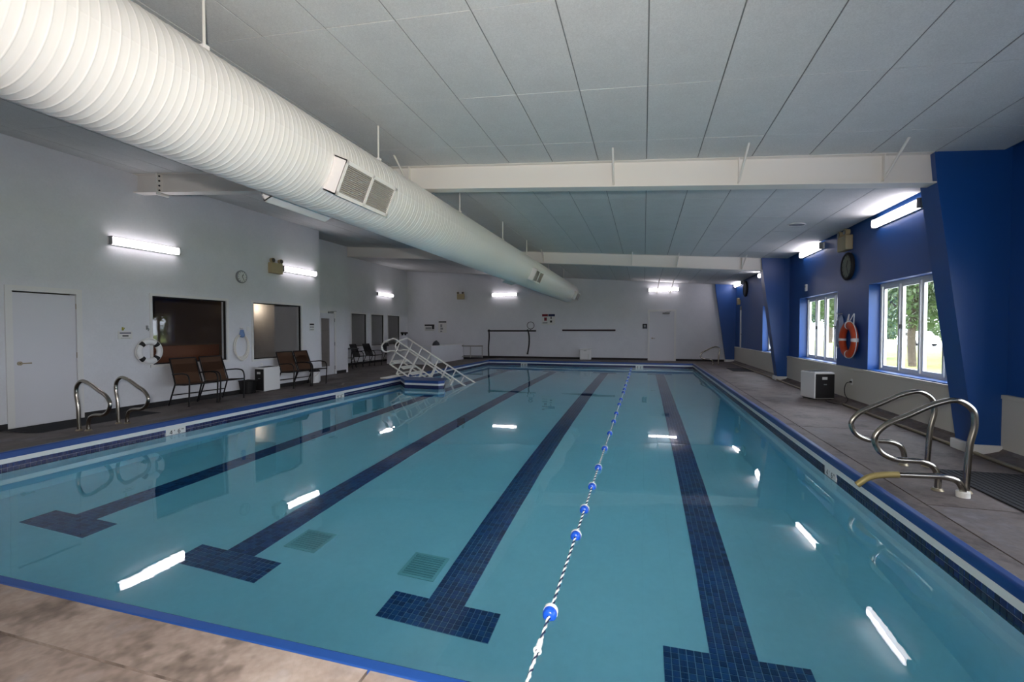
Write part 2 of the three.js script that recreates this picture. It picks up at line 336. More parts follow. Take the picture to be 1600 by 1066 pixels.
// ---------------------------------------------------------------- walls
const rwWindows = [[0.75, -1.6], [-2.9, -5.25], [-7.0, -9.4], [-10.75, -13.08], [-14.5, -16.8]];
const WY0 = 0.665, WY1 = 2.155;
{
  const top = ceilY(RW) + 0.06;
  const w = structMesh('wall_right', wallX(RW, 0.26, [[BACK, -0.3], [BACK, top], [FW, top], [FW, -0.3]], rwWindows.map(([a, b]) => [a, b, WY0, WY1])), M.blue, 'blue painted long wall with deep windows on the right', 'wall');
  // cream wainscot in runs between the columns
  const ws = structure('wainscot_right', 'cream painted low wall below the right hand windows', 'wainscot');
  const runs = [[BACK, COLZ[0]], [COLZ[0] - 0.34, COLZ[1]], [COLZ[1] - 0.34, COLZ[2]]];
  for (const [a, b] of runs) { part('panel', span(RW - 0.04, RW, 0, WY0 - 0.045, a, b), M.wainscot, ws); part('cap', rbox(0.055, 0.045, Math.abs(b - a), 0.006, RW - 0.024, WY0 - 0.0225, (a + b) / 2), M.wainscot, ws); }
  structMesh('baseboard_right', merge([new THREE.ExtrudeGeometry(new THREE.Shape([[0, 0], [0.2, 0], [0.2, 0.08], [0.17, 0.05]].map(([x, y]) => new THREE.Vector2(x, y))), { depth: BACK - FW, bevelEnabled: false }).translate(RW - 0.24, 0, FW)]), M.deck, 'sloped concrete cove at the foot of the cream wainscot', 'baseboard');

  // left wall with two viewing windows and a door
  const lt = ceilY(LW) + 0.06;
  structMesh('wall_left', wallX(LW - 0.14, 0.14, [[BACK, -0.4], [BACK, lt], [-11.09, lt], [-11.09, -0.4]], [[-6.5, -8.115, 0.7, 2.015], [-8.845, -10.445, 0.66, 2.025], [-4.48, -5.28, -0.13, 1.95]]), M.wall, 'white painted near stretch of the left wall', 'wall');
  structMesh('wall_return', wallZ(-11.2, 0.11, [[-10.5, -0.4], [LW - 0.001, -0.4], [LW - 0.001, lt], [-10.5, ceilY(-10.5) + 0.06]]), M.wall, 'short white wall stepping back behind the end of the left wall', 'wall');
  const l2 = ceilY(W2) + 0.06;
  structMesh('wall_recess', wallX(W2 - 0.12, 0.12, [[-11.2, -0.4], [-11.2, l2], [-13.85, l2], [-13.85, -0.4]], [[-12.5, -13.24, -0.13, 1.92]]), M.wall, 'white recessed wall holding the glazed door', 'wall');
  structMesh('wall_step', wallZ(-13.97, 0.12, [[-15.4, -0.4], [W2 - 0.001, -0.4], [W2 - 0.001, l2], [-15.4, ceilY(-15.4) + 0.06]]), M.wall, 'white wall end stepping back beyond the glazed door', 'wall');
  const l3 = ceilY(W3) + 0.06;
  structMesh('wall_alcove', wallX(W3 - 0.12, 0.12, [[-13.97, -0.4], [-13.97, l3], [FW, l3], [FW, -0.4]], [[-15.6, -16.43, 0.67, 2.07], [-16.78, -17.84, 0.67, 2.07], [-18.24, -19.26, 0.67, 2.07], [-19.65, -20.73, 0.67, 2.07]]), M.wall, 'white far left wall with a row of tall dark windows', 'wall');
  structMesh('wall_far', wallZ(FW - 0.15, 0.15, [[W3 - 3.5, -0.4], [RW + 0.26, -0.4], [RW + 0.26, ceilY(RW + 0.26) + 0.06], [W3 - 3.5, ceilY(W3 - 3.5) + 0.06]], [[0.25, 1.29, -0.01, 2.2]]), M.wall, 'white end wall at the far end of the pool', 'wall');
  structMesh('wall_back', wallZ(BACK, 0.15, [[W3 - 3.5, -0.4], [RW + 0.26, -0.4], [RW + 0.26, ceilY(RW + 0.26) + 0.06], [W3 - 3.5, ceilY(W3 - 3.5) + 0.06]]), M.wall, 'white wall behind the near end of the pool', 'wall');
  // dark rubber baseboards
  const bb = (name, label, ...gs) => structMesh(name, merge(gs), M.dark, label, 'baseboard');
  bb('baseboard_left', 'dark rubber baseboard along the near left wall', span(LW, LW + 0.012, -0.13, -0.02, BACK, -4.42), span(LW, LW + 0.012, -0.13, -0.02, -5.36, -11.09), span(W2, LW, -0.13, -0.02, -11.1, -11.088));
  bb('baseboard_recess', 'dark baseboard along the recessed left walls', span(W2, W2 + 0.012, -0.13, -0.02, -11.2, -12.42), span(W2, W2 + 0.012, -0.13, -0.02, -13.32, -13.85), span(W3, W3 + 0.012, -0.13, -0.02, -13.97, FW));
  bb('baseboard_far', 'dark baseboard along the far end wall', span(W3, 0.17, -0.13, 0.09, FW, FW + 0.012), span(1.37, RW, 0, 0.09, FW, FW + 0.012));
}

// rooms behind the inner windows
{
  const r = structure('wall_office', 'dim brown office room seen through the left viewing windows', 'room');
  part('back_wall', span(-14.2, -14.06, -0.4, 2.75, -2, -13.97), M.office, r); part('end_wall', span(-14.1, LW - 0.14, -0.4, 2.75, -2.1, -2), M.office, r);
  part('floor_covering', span(-15.4, LW - 0.14, -0.3, -0.13, -2, -11.1), M.officeFloor, r); part('floor_covering', span(-15.4, W2 - 0.12, -0.3, -0.13, -11.1, -13.97), M.officeFloor, r); part('floor_covering', span(-15.4, W3 - 0.12, -0.3, -0.13, -13.97, FW), M.officeFloor, r);
  part('office_ceiling', merge([span(-15.4, LW - 0.14, 2.6, 2.7, -2, -11.2), span(-15.4, W2 - 0.12, 2.6, 2.7, -11.2, -13.97), span(-15.4, W3 - 0.12, 2.6, 2.7, -13.97, FW)]), M.office, r);
  part('partition', span(-10.5, LW - 0.15, -0.13, 2.6, -11.22, -11.2 + 0.112 - 0.1), M.officeBeige, r);
  structMesh('wall_outer', span(-15.5, -15.36, -0.4, 5, BACK, FW - 0.1), M.office, 'plain outer wall beyond the office rooms', 'wall');
  const b = thing('bench', 'brown wooden bench back behind the left viewing window', 'bench', [-9.75, -0.13, -7.4]);
  part('backboard', rbox(0.08, 1.16, 2.3, 0.01, 0, 0.58, 0), M.bench, b); part('seat', rbox(0.5, 0.05, 2.2, 0.01, -0.28, 0.42, 0), M.bench, b); part('leg', box(0.06, 0.4, 0.06, -0.48, 0.2, 1), M.bench, b); part('leg', box(0.06, 0.4, 0.06, -0.48, 0.2, -1), M.bench, b);
  const bl = thing('wall_blind', 'cream slatted blind glimpsed through the right viewing window', 'blind', [-14.04, 1.25, -13.1], Math.PI / 2);
  for (let k = 0; k < 11; k++) part('slat', rbox(0.085, 0.55, 0.01, 0.002, -0.5 + k * 0.1, 0.27, 0.01, 1), std(0xd8c387, 0.8), bl);
  part('headrail', rbox(1.15, 0.05, 0.04, 0.005, 0, 0.56, 0.015), M.white, bl);
  const lp = thing('office_lamp', 'small round lamp glowing inside the office beyond the window', 'lamp', [-14.0, 2.2, -13.55]);
  part('lamp_base', cyl(0.07, 0.03).rotateZ(Math.PI / 2), M.white, lp); part('lamp_bulb', new THREE.SphereGeometry(0.07, 18, 12).translate(0.08, 0, 0), M.bulb, lp);
  const pl = new THREE.PointLight(0xffe2bd, 0.25); pl.position.set(0.08, 0, 0); pl.castShadow = true; lp.add(pl);
}

// ---------------------------------------------------------------- ceiling panels
{
  const c = structure('ceiling', 'sloping suspended ceiling of grey white rectangular panels', 'ceiling');
  c.position.set(0, 3.57, 0); c.rotation.z = Math.atan(slope);
  const k = Math.hypot(1, slope), px = 0.6125, pz = 1.226;
  part('deck', span(-15.5 * k, 4.1 * k, 0.035, 0.16, BACK + 0.15, FW - 0.15), M.ceilBack, c);
  const full = rbox(px - 0.009, 0.02, pz - 0.006, 0.0012, 0, 0, 0, 1);
  { const uv = full.attributes.uv, p = full.attributes.position; for (let i = 0; i < uv.count; i++) uv.setXY(i, p.getX(i), p.getZ(i)); }
  const rest = []; let count = 0;
  for (let j = -5; j < 16; j++) for (let i = -20; i < 7; i++) {
    const x = (0.02 + (i + 0.5) * px), z = -3.12 - (j + 0.5) * pz;
    if (x > RW - 0.02 || z < FW - 0.3 || z > BACK) continue;
    if (x < LW - 0.5 && z > -11.4) continue;
    if (x < W3 - 0.3) continue;
    const w = Math.min(px, RW - (x - px / 2) + 0.02) - 0.009;
    const geo = w < px - 0.02 ? box(w, 0.02, pz - 0.006) : full;
    const ox = x - (px - 0.009 - w) / 2;
    const shown = z < -1.9 && z > -14.4 && x > -8.8;
    if (shown && count < 300) { const m = part('panel', geo, M.ceiling, c, [ox * k, R(-0.0015, 0.0015), z]); if (geo === full && rnd() < 0.5) m.rotation.y = Math.PI; count++; }
    else rest.push(geo.clone().translate(ox * k, 0, z));
  }
  part('far_panels', merge(rest), M.ceiling, c).userData = { kind: 'stuff' };
  const grid = [];
  for (let i = -20; i < 7; i++) { const x = (0.02 + i * px) * k; if (x > RW || x < W3 - 0.3) continue; grid.push(span(x - 0.012, x + 0.012, -0.004, 0.03, BACK, FW)); }
  part('grid_bars', merge(grid), std(0x7d8080, 0.8), c);
}
structMesh('added_eave', span(RW + 0.2, RW + 0.55, 3.15, 3.3, BACK + 0.2, FW - 0.2), M.trimWhite, 'added unseen white soffit cutting sky light at the right hand windows', 'eave');  // overhang added out of view to hold back sky light
// beams and tapered columns of the portal frames
{
  const beam = (z, xl, xr, label, fly) => {
    const b = structure('ceiling_beam', label, 'beam');
    const dep = 0.335, pr = (y0, y1, z0, z1) => wallZ(z0, z1 - z0, [[xl, ceilY(xl) + y0], [xr, ceilY(xr) + y0], [xr, ceilY(xr) + y1], [xl, ceilY(xl) + y1]]);
    part('web', pr(-dep, 0.01, z - 0.13, z - 0.1), M.beam, b); part('bottom_flange', pr(-dep - 0.016, -dep, z - 0.21, z - 0.02), M.beam, b); part('top_flange', pr(-0.016, 0.005, z - 0.21, z - 0.02), M.beam, b);
    for (const x of fly) { part('brace', bar([x, ceilY(x) - dep + 0.02, z - 0.09], [x + 0.02, ceilY(x) - 0.005, z + 0.42], 0.014, 8), M.beam, b); part('stiffener', span(x - 0.004, x + 0.004, ceilY(x) - dep, ceilY(x), z - 0.1, z - 0.03), M.beam, b); }
    return b;
  };
  const b1 = beam(COLZ[0] + 0.02, LW, 3.1, 'white steel ceiling beam nearest the camera', [-3.4, -0.4, 1.11, 2.62]);
  const sx = -8.4, sy = ceilY(sx); part('splice_plate', span(sx - 0.012, sx + 0.012, sy - 0.4, sy, COLZ[0] - 0.2, COLZ[0] + 0.02), M.beam, b1);
  for (let k = 0; k < 4; k++) part('bolt', cyl(0.016, 0.05, 0, 0, 0, 8).rotateZ(Math.PI / 2), M.dark, b1, [sx, sy - 0.06 - k * 0.085, COLZ[0] - 0.02]);
  beam(COLZ[1] + 0.02, W3, 3.1, 'white steel ceiling beam halfway down the pool', [-3.0, -0.35, 0.9, 2.6]);
  for (const [x, l] of [[0.6, 'slim white roof brace by the far wall left of the door light'], [1.17, 'slim white roof brace by the far wall right of the door light']]) {
    const g = thing('roof_brace', l, 'brace', [x, 0, 0], 0, 'slim roof braces by the far wall'); part('rod', bar([-0.05, 3.08, FW + 0.02], [0.02, ceilY(x) - 0.012, FW + 1.4], 0.02), M.beam, g); part('foot_plate', rbox(0.09, 0.09, 0.02, 0.004, -0.05, 3.08, FW + 0.012), M.beam, g);
  }
  for (const [k, label] of [[0, 'wide blue tapered column nearest the camera on the right'], [1, 'blue tapered column between the middle and far windows'], [2, 'blue tapered column in the far right corner']]) {
    const c = structure('tapered_column', label, 'column'), z = COLZ[k], xt = k == 2 ? 2.97 : 3.1, xb = k == 2 ? 3.38 : 3.49, d = 0.32;
    part('shaft', wallZ(z - d, d, [[xb, 0.1], [RW + 0.01, 0.1], [RW + 0.01, ceilY(RW) + 0.02], [xt - 0.03, ceilY(xt) + 0.02], [xt, ceilY(xt) - 0.32]]), M.blue, c);
    part('base_block', rbox(RW - xb + 0.06, 0.12, d + 0.05, 0.01, (RW + xb) / 2 - 0.01, 0.05, z - d / 2), M.trimWhite, c);
  }
}

// ---------------------------------------------------------------- right windows
function casement(n, z0, z1, label) {
  const w = structure('window_' + n, label, 'window'), x0 = RW + 0.17, x1 = RW + 0.24, fr = 0.05, za = Math.max(z0, z1), zb = Math.min(z0, z1), W = (za - zb - 2 * fr) / 4;
  part('frame', merge([span(x0, x1, WY0, WY0 + fr, zb, za), span(x0, x1, WY1 - fr, WY1, zb, za), span(x0, x1, WY0 + fr, WY1 - fr, za - fr, za), span(x0, x1, WY0 + fr, WY1 - fr, zb, zb + fr)]), M.trimWhite, w);
  for (let k = 1; k < 4; k++) part('mullion', span(x0 - 0.01, x1, WY0 + fr, WY1 - fr, za - fr - k * W - 0.02, za - fr - k * W + 0.02), M.trimWhite, w);
  for (let k = 0; k < 4; k++) {
    const a = za - fr - k * W - 0.02, b = a - W + 0.04, s = 0.045, X0 = x0 + 0.015, X1 = x1 - 0.015, ya = WY0 + fr, yb = WY1 - fr;
    const sash = part('sash', merge([span(X0, X1, ya, ya + s, b, a), span(X0, X1, yb - s, yb, b, a), span(X0, X1, ya + s, yb - s, a - s, a), span(X0, X1, ya + s, yb - s, b, b + s)]), M.trimWhite, w);
    part('pane', span((X0 + X1) / 2 - 0.002, (X0 + X1) / 2 + 0.002, ya + s, yb - s, b + s, a - s), M.glass, sash);
    if (k % 2 == 0) part('handle', rbox(0.03, 0.07, 0.02, 0.005, X0 - 0.012, 1.42, b + s / 2), M.dark, sash);
  }
  part('sill', rbox(0.2, 0.02, za - zb, 0.005, RW + 0.08, WY0 + 0.005, (za + zb) / 2), M.blue, w);
}
casement(1, ...rwWindows[2], 'white framed four pane window between the near column and the orange life ring');
casement(2, ...rwWindows[3], 'white framed window between the orange life ring and the middle column');
casement(3, ...rwWindows[4], 'white framed window mostly hidden beyond the middle blue column');
casement(4, ...rwWindows[1], 'white framed window just outside the picture on the right');
casement(5, ...rwWindows[0], 'white framed window beside the camera on the right wall');

// left viewing windows
function viewing(n, x, t, z0, z1, y0, y1, label, casing = 0.05) {
  const w = structure('window_' + n, label, 'window'), f = 0.025;
  part('frame', merge([span(x - 0.06, x - 0.02, y0, y0 + f, z1, z0), span(x - 0.06, x - 0.02, y1 - f, y1, z1, z0), span(x - 0.06, x - 0.02, y0 + f, y1 - f, z0 - f, z0), span(x - 0.06, x - 0.02, y0 + f, y1 - f, z1, z1 + f)]), M.dark, w);
  part('pane', span(x - 0.043, x - 0.037, y0 + f, y1 - f, z1 + f, z0 - f), M.glass, w);
  part('casing', merge([span(x, x + 0.014, y1, y1 + casing, z1 - casing, z0 + casing), span(x, x + 0.014, y0 - casing, y0, z1 - casing, z0 + casing), span(x, x + 0.014, y0, y1, z0, z0 + casing), span(x, x + 0.014, y0, y1, z1 - casing, z1)]), M.trimWhite, w);
}
viewing(6, LW, 0.14, -6.5, -8.115, 0.7, 2.015, 'dark viewing window behind the two left patio chairs');
viewing(7, LW, 0.14, -8.845, -10.445, 0.66, 2.025, 'viewing window showing a beige partition and a lamp');
[[-15.6, -16.43, 'first narrow dark window of the far left row'], [-16.78, -17.84, 'second dark window of the far left row'], [-18.24, -19.26, 'third dark window of the far left row'], [-19.65, -20.73, 'last dark window of the far left row']].forEach(([a, b, l], k) => viewing(8 + k, W3, 0.12, a, b, 0.67, 2.07, l));

// ---------------------------------------------------------------- doors
{
  const d = structure('door_1', 'plain white door in the near left wall', 'door');
  part('leaf', rbox(0.045, 2.05, 0.8, 0.004, LW - 0.03, 0.905, -4.88), M.doorWhite, d);
  part('casing', merge([span(LW, LW + 0.02, -0.13, 2.03, -4.4, -4.48), span(LW, LW + 0.02, -0.13, 2.03, -5.28, -5.36), span(LW, LW + 0.02, 1.95, 2.03, -4.48, -5.28)]), M.trimWhite, d);
  const h = part('handle', cyl(0.03, 0.02).rotateZ(Math.PI / 2), M.steelDull, d, [LW + 0.0, 0.86, -4.56]); part('lever', rbox(0.018, 0.02, 0.12, 0.006, 0.04, 0, -0.06), M.steelDull, h); part('spindle', bar([0, 0, 0], [0.04, 0, 0], 0.01), M.steelDull, h);
  for (const y of [0.15, 0.95, 1.75]) part('hinge', cyl(0.01, 0.09, 0, 0, 0, 10), M.steelDull, d, [LW + 0.004, y, -5.285]);

  const g = structure('door_2', 'white framed glazed door in the recessed left wall', 'door');
  const X = W2 - 0.03, lf = [[-12.5, -12.6, -0.13, 1.92], [-13.02, -13.24, -0.13, 1.92]];
  part('leaf', merge([span(X - 0.02, X + 0.02, -0.12, 1.92, -12.51, -12.6), span(X - 0.02, X + 0.02, -0.12, 1.92, -13.0, -13.23), span(X - 0.02, X + 0.02, -0.12, 0.16, -12.6, -13.0), span(X - 0.02, X + 0.02, 1.75, 1.92, -12.6, -13.0)]), M.doorWhite, g);
  part('pane', span(X - 0.003, X + 0.003, 0.16, 1.75, -12.6, -13.0), M.glass, g);
  part('casing', merge([span(W2, W2 + 0.02, -0.13, 2.0, -12.42, -12.5), span(W2, W2 + 0.02, -0.13, 2.0, -13.24, -13.32), span(W2, W2 + 0.02, 1.92, 2.0, -12.5, -13.24)]), M.trimWhite, g);
  const cl = part('door_closer', rbox(0.06, 0.06, 0.24, 0.01, W2 + 0.05, 1.95, -13.0), M.grey, g); part('closer_arm', bar([W2 + 0.06, 1.98, -12.95], [W2 + 0.2, 1.99, -13.1], 0.008), M.grey, cl);
  for (const y of [0.1, 0.9, 1.7]) part('hinge', cyl(0.014, 0.12, 0, 0, 0, 10), M.grey, g, [W2 + 0.014, y, -13.235]);

  const f = structure('door_3', 'plain white door in the far end wall', 'door');
  part('leaf', rbox(1.06, 2.22, 0.05, 0.004, 0.77, 1.1, FW - 0.03), M.doorWhite, f);
  part('casing', merge([span(0.17, 0.25, 0, 2.28, FW, FW + 0.02), span(1.29, 1.37, 0, 2.28, FW, FW + 0.02), span(0.25, 1.29, 2.2, 2.28, FW, FW + 0.02)]), M.trimWhite, f);
  const fh = part('handle', cyl(0.03, 0.03).rotateX(Math.PI / 2), M.steelDull, f, [0.36, 1.0, FW + 0.01]); part('lever', rbox(0.13, 0.02, 0.02, 0.006, 0.06, 0, 0.03), M.steelDull, fh);
  const fc = part('door_closer', rbox(0.3, 0.06, 0.06, 0.01, 0.95, 2.12, FW + 0.03), M.grey, f); part('closer_arm', bar([0.9, 2.16, FW + 0.05], [1.15, 2.2, FW + 0.12], 0.008), M.grey, fc);
  structMesh('threshold', span(0.2, 1.34, 0, 0.02, FW, FW + 0.12), M.trimWhite, 'white threshold below the far door', 'threshold');
}

// ---------------------------------------------------------------- spiral duct with registers and hangers
{
  const ax = -3.2, ay = 3.0, Rd = 0.408, zA = BACK - 0.1, zB = -20.2;
  const D = thing('air_duct', 'fat white spiral ribbed ventilation duct hung under the ceiling', 'duct', [ax, ay, 0]);
  const pitch = 0.05, prof = [[0, 0], [0.38, 0], [0.46, 0.0028], [0.54, 0.0036], [0.62, 0.0028], [0.7, 0]], SEG = 56, turns = Math.floor((zA - zB) / pitch), pos = [], idx = [];
  const rows = turns * prof.length;
  for (let r = 0; r <= rows; r++) {
    const [f, h] = prof[r % prof.length], big = Math.floor(r / prof.length) % 2 ? 1 : 0.45;
    for (let s = 0; s <= SEG; s++) { const a = s / SEG * 2 * Math.PI, z = zA - (Math.floor(r / prof.length) + f) * pitch - 2 * pitch * s / SEG; pos.push((Rd + h * big) * Math.cos(a), (Rd + h * big) * Math.sin(a), z); }
  }
  for (let r = 0; r < rows; r++) for (let s = 0; s < SEG; s++) { const a = r * (SEG + 1) + s, b = a + SEG + 1; idx.push(a, b, a + 1, b, b + 1, a + 1); }
  const g = new THREE.BufferGeometry(); g.setAttribute('position', new THREE.Float32BufferAttribute(pos, 3)); g.setIndex(idx); g.computeVertexNormals();
  part('spiral_shell', g, M.duct, D);
  part('end_cap', cyl(Rd + 0.012, 0.16, 0, 0, 0, 56).rotateX(Math.PI / 2), M.duct, D, [0, 0, zB - 0.05]);
  const register = (z0, len, s, label) => {       // boxed register, facing sideways and a little down; s = +1 right, -1 left
    const al = 24 * Math.PI / 180, P = 0.52, H = 0.34, G = new THREE.Group(); G.name = 'register'; D.add(G);
    G.position.set(s * Math.cos(al) * P, -Math.sin(al) * P, z0 - len / 2); G.rotation.set(0, s > 0 ? Math.PI / 2 : -Math.PI / 2, 0); G.rotateX(al);
    const f = 0.035, dep = 0.34;
    part('register_box', merge([span(-len / 2, len / 2, H / 2 - 0.012, H / 2, -dep, 0), span(-len / 2, len / 2, -H / 2, -H / 2 + 0.012, -dep, 0), span(-len / 2, -len / 2 + 0.012, -H / 2, H / 2, -dep, 0), span(len / 2 - 0.012, len / 2, -H / 2, H / 2, -dep, 0),
      span(-len / 2, len / 2, H / 2 - f, H / 2, -0.006, 0.004), span(-len / 2, len / 2, -H / 2, -H / 2 + f, -0.006, 0.004), span(-len / 2, -len / 2 + f, -H / 2, H / 2, -0.006, 0.004), span(len / 2 - f, len / 2, -H / 2, H / 2, -0.006, 0.004), span(-0.016, 0.016, -H / 2, H / 2, -0.006, 0.004)]), M.duct, G);
    part('register_back', span(-len / 2 + 0.01, len / 2 - 0.01, -H / 2 + 0.01, H / 2 - 0.01, -0.14, -0.13), M.ductInner, G);
    const n = 15;
    for (let k = 0; k < n; k++) { const y = -H / 2 + f + (k + 0.5) * (H - 2 * f) / n; for (const q of [-1, 1]) part('louvre', box((len - 2 * f) / 2 - 0.016, 0.003, 0.02, 0, 0, 0), M.louvre, G, [q * (len - 2 * f + 0.032) / 4, y, -0.006], [0.65, 0, 0]); }
  };
  register(-3.7, 0.9, 1); register(-3.7, 0.9, -1); register(-11.6, 0.9, 1); register(-11.6, 0.9, -1); register(-19.2, 0.9, 1);
  for (const z of [-2.6, -4.85, -7.36, -9.85, -12.03, -15, -18]) {
    const y = ceilY(ax + 0.15) - ay, G = new THREE.Group(); G.name = 'hanger'; D.add(G);
    part('hanger_rod', bar([0.15, Rd - 0.03, z], [0.15, y, z], 0.011, 10), M.beam, G);
    part('hanger_foot', rbox(0.05, 0.03, 0.05, 0.004, 0.15, Rd - 0.015, z), M.duct, G);
  }
}

// ---------------------------------------------------------------- fluorescent wall lights
function wallLight(label, pos, turn, len = 1.24, power = 1) {
  const L = thing('wall_light', label, 'wall light', pos, turn, 'fluorescent wall lights');
  part('housing', rbox(len, 0.14, 0.04, 0.008, 0, 0, 0.02), M.white, L);
  const s = new THREE.Shape(); s.moveTo(-0.065, 0); s.lineTo(-0.065, 0.05); s.quadraticCurveTo(-0.06, 0.085, -0.03, 0.09); s.lineTo(0.03, 0.09); s.quadraticCurveTo(0.06, 0.085, 0.065, 0.05); s.lineTo(0.065, 0); s.closePath();
  const g = new THREE.ExtrudeGeometry(s, { depth: len - 0.05, bevelEnabled: false, curveSegments: 6 }).applyMatrix4(new THREE.Matrix4().makeBasis(V(0, 1, 0), V(0, 0, 1), V(1, 0, 0)).setPosition(-(len - 0.05) / 2, 0, 0.02));
  part('light_lens', g, M.lens, L);
  for (const q of [-1, 1]) part('end_cap', rbox(0.022, 0.145, 0.105, 0.006, q * (len / 2 - 0.012), 0, 0.055), M.grey, L);
  const a = new THREE.RectAreaLight(0xf7f1ff, LAMP_AREA * power, len - 0.08, 0.12); a.position.set(0, 0, 0.118); a.rotation.y = Math.PI; L.add(a);
  return L;
}
wallLight('long lit wall light above the dark left viewing window', [LW, 2.93, -6.38], Math.PI / 2);
wallLight('long lit wall light at the far end of the left wall', [LW, 2.95, -10.36], Math.PI / 2);
wallLight('lit wall light above the row of far left windows', [W3, 3.05, -19.35], Math.PI / 2, 1.35);
wallLight('lit wall light on the far wall left of the duct end', [-6.57, 3.1, FW], 0, 1.3);
wallLight('lit wall light on the far wall above the white door', [0.83, 3.17, FW], 0, 1.3);
wallLight('lit wall light on the blue wall above the nearest window', [RW, 3.14, -8.43], -Math.PI / 2, 1.36);
wallLight('lit wall light on the blue wall left of the round dark clock', [RW, 3.2, -12.15], -Math.PI / 2, 1.36);
wallLight('lit wall light half hidden behind the middle blue column', [RW, 3.18, -16.4], -Math.PI / 2, 1.36);
wallLight('lit wall light on the blue wall nearest the far corner', [RW, 3.24, -20.6], -Math.PI / 2, 1.36);
wallLight('added unseen wall light brightening the left wall beside the camera', [LW, 2.93, -1.5], Math.PI / 2);  // added lamp out of view, brightens the near left wall
{
  const s = thing('exit_light', 'small square lit lamp high on the far left wall', 'wall light', [W3, 3.03, -16.2], Math.PI / 2);
  part('housing', rbox(0.2, 0.2, 0.04, 0.01, 0, 0, 0.02), M.white, s); part('light_lens', rbox(0.16, 0.17, 0.05, 0.02, 0, 0, 0.05), M.lens, s);
  const p = new THREE.RectAreaLight(0xfff4fa, 5, 0.15, 0.15); p.position.set(0, 0, 0.085); p.rotation.y = Math.PI; s.add(p);
}

// photographer's flash on a stand right behind the camera: it lights the near duct, ceiling and deck
{
  const f = thing('flash_stand', 'photographer flash head on a black light stand behind the camera', 'flash', [0.06, 0, 0.22]);
  part('stand_pole', cyl(0.014, 1.38, 0, 0.78, 0, 12), M.blackMetal, f);
  for (let k = 0; k < 3; k++) { const a = k * 2.094 + 0.5; part('leg', bar([0, 0.45, 0], [Math.sin(a) * 0.35, 0.012, Math.cos(a) * 0.35], 0.01), M.blackMetal, f); }
  part('flash_body', rbox(0.075, 0.12, 0.06, 0.01, 0, 1.5, 0.02), M.black, f); part('flash_lamp', rbox(0.07, 0.045, 0.02, 0.006, 0, 1.55, -0.03), M.flashFace, f);
  const l = new THREE.SpotLight(0xfffaf5, FLASH, 0, 1.35, 1, 2); l.position.set(0, 1.55, -0.055); l.target.position.set(-2.2, 1.0, -4); l.castShadow = true; l.shadow.radius = 2; f.add(l, l.target);
}

// ---------------------------------------------------------------- emergency lights, clocks, signs
function emergency(label, pos, turn, s = 1) {
  const e = thing('emergency_light', label, 'emergency light', pos, turn, 'two headed emergency lights'); e.scale.setScalar(s);
  part('case', rbox(0.34, 0.24, 0.11, 0.015, 0, 0, 0.055), M.beige, e);
  for (const q of [-1, 1]) { const h = part('lamp_head', cyl(0.055, 0.07, 0, 0, 0, 18, 0.045).rotateX(-Math.PI / 2), M.beige, e, [q * 0.12, 0.17, 0.075]); part('lamp_glass', cyl(0.045, 0.01, 0, 0, 0, 18).rotateX(Math.PI / 2), M.steel, h, [0, 0, 0.036]); part('neck', bar([0, -0.06, -0.01], [0, 0, 0], 0.012), M.beige, h); }
}
emergency('beige two headed emergency light beside the left wall light', [LW, 2.92, -9.5], Math.PI / 2, 1.1);
emergency('beige two headed emergency light on the far wall', [-8.87, 3.05, FW], 0, 1.1);
emergency('beige two headed emergency light above the round dark clock', [RW, 3.02, -10.25], -Math.PI / 2, 1.15);
emergency('small two headed emergency light near the far right corner', [RW, 2.5, -20.6], -Math.PI / 2, 0.8);
function clock(label, pos, turn, r, rim, face) {
  const c = thing('wall_clock', label, 'clock', pos, turn);
  part('rim', new THREE.TorusGeometry(r * 0.9, r * 0.12, 10, 40).translate(0, 0, 0.03), rim, c); part('case', cyl(r * 0.98, 0.04, 0, 0, 0, 40).rotateX(Math.PI / 2), rim, c, [0, 0, 0.02]);
  const f = part('dial', cyl(r * 0.84, 0.006, 0, 0, 0, 40).rotateX(Math.PI / 2), face, c, [0, 0, 0.042]);
  for (let k = 0; k < 12; k++) { const a = k * Math.PI / 6; part('hour_mark', box(0.012, r * 0.12, 0.003, 0, 0, 0), M.print, f, [Math.sin(a) * r * 0.72, Math.cos(a) * r * 0.72, 0.004], [0, 0, -a]); }
  part('hand', box(0.014, r * 0.5, 0.003, 0, r * 0.22, 0), M.print, c, [0, 0, 0.048], [0, 0, -0.5]); part('hand', box(0.01, r * 0.7, 0.003, 0, r * 0.3, 0), M.print, c, [0, 0, 0.05], [0, 0, -2.6]);
}
clock('small grey rimmed clock on the left wall above the viewing windows', [LW, 2.6, -8.51], Math.PI / 2, 0.145, M.grey, M.signWhite);
clock('round dark clock on the blue wall above the orange life ring', [RW, 2.58, -10.22], -Math.PI / 2, 0.26, M.dark, std(0x6d7060, 0.6));
clock('dark round clock high on the blue wall near the far corner', [RW, 2.95, -19.4], -Math.PI / 2, 0.3, M.dark, std(0x4d4a44, 0.6));
function sign(label, pos, turn, w, h, bars, mat = M.signWhite) {
  const s = thing('wall_sign', label, 'sign', pos, turn); part('board', rbox(w, h, 0.008, 0.002, 0, 0, 0.004, 1), mat, s);
  for (const [x, y, bw, bh, m] of bars) part('print', box(bw, bh, 0.002, x * w, y * h, 0.009), m, s);
  return s;
}
sign('small white sign with two dark lines beside the near left door', [LW, 1.27, -6.02], Math.PI / 2, 0.24, 0.14, [[0, 0.28, 0.19, 0.018, M.printBlue], [0, -0.08, 0.1, 0.022, M.print], [0, -0.38, 0.16, 0.006, M.grey]]);
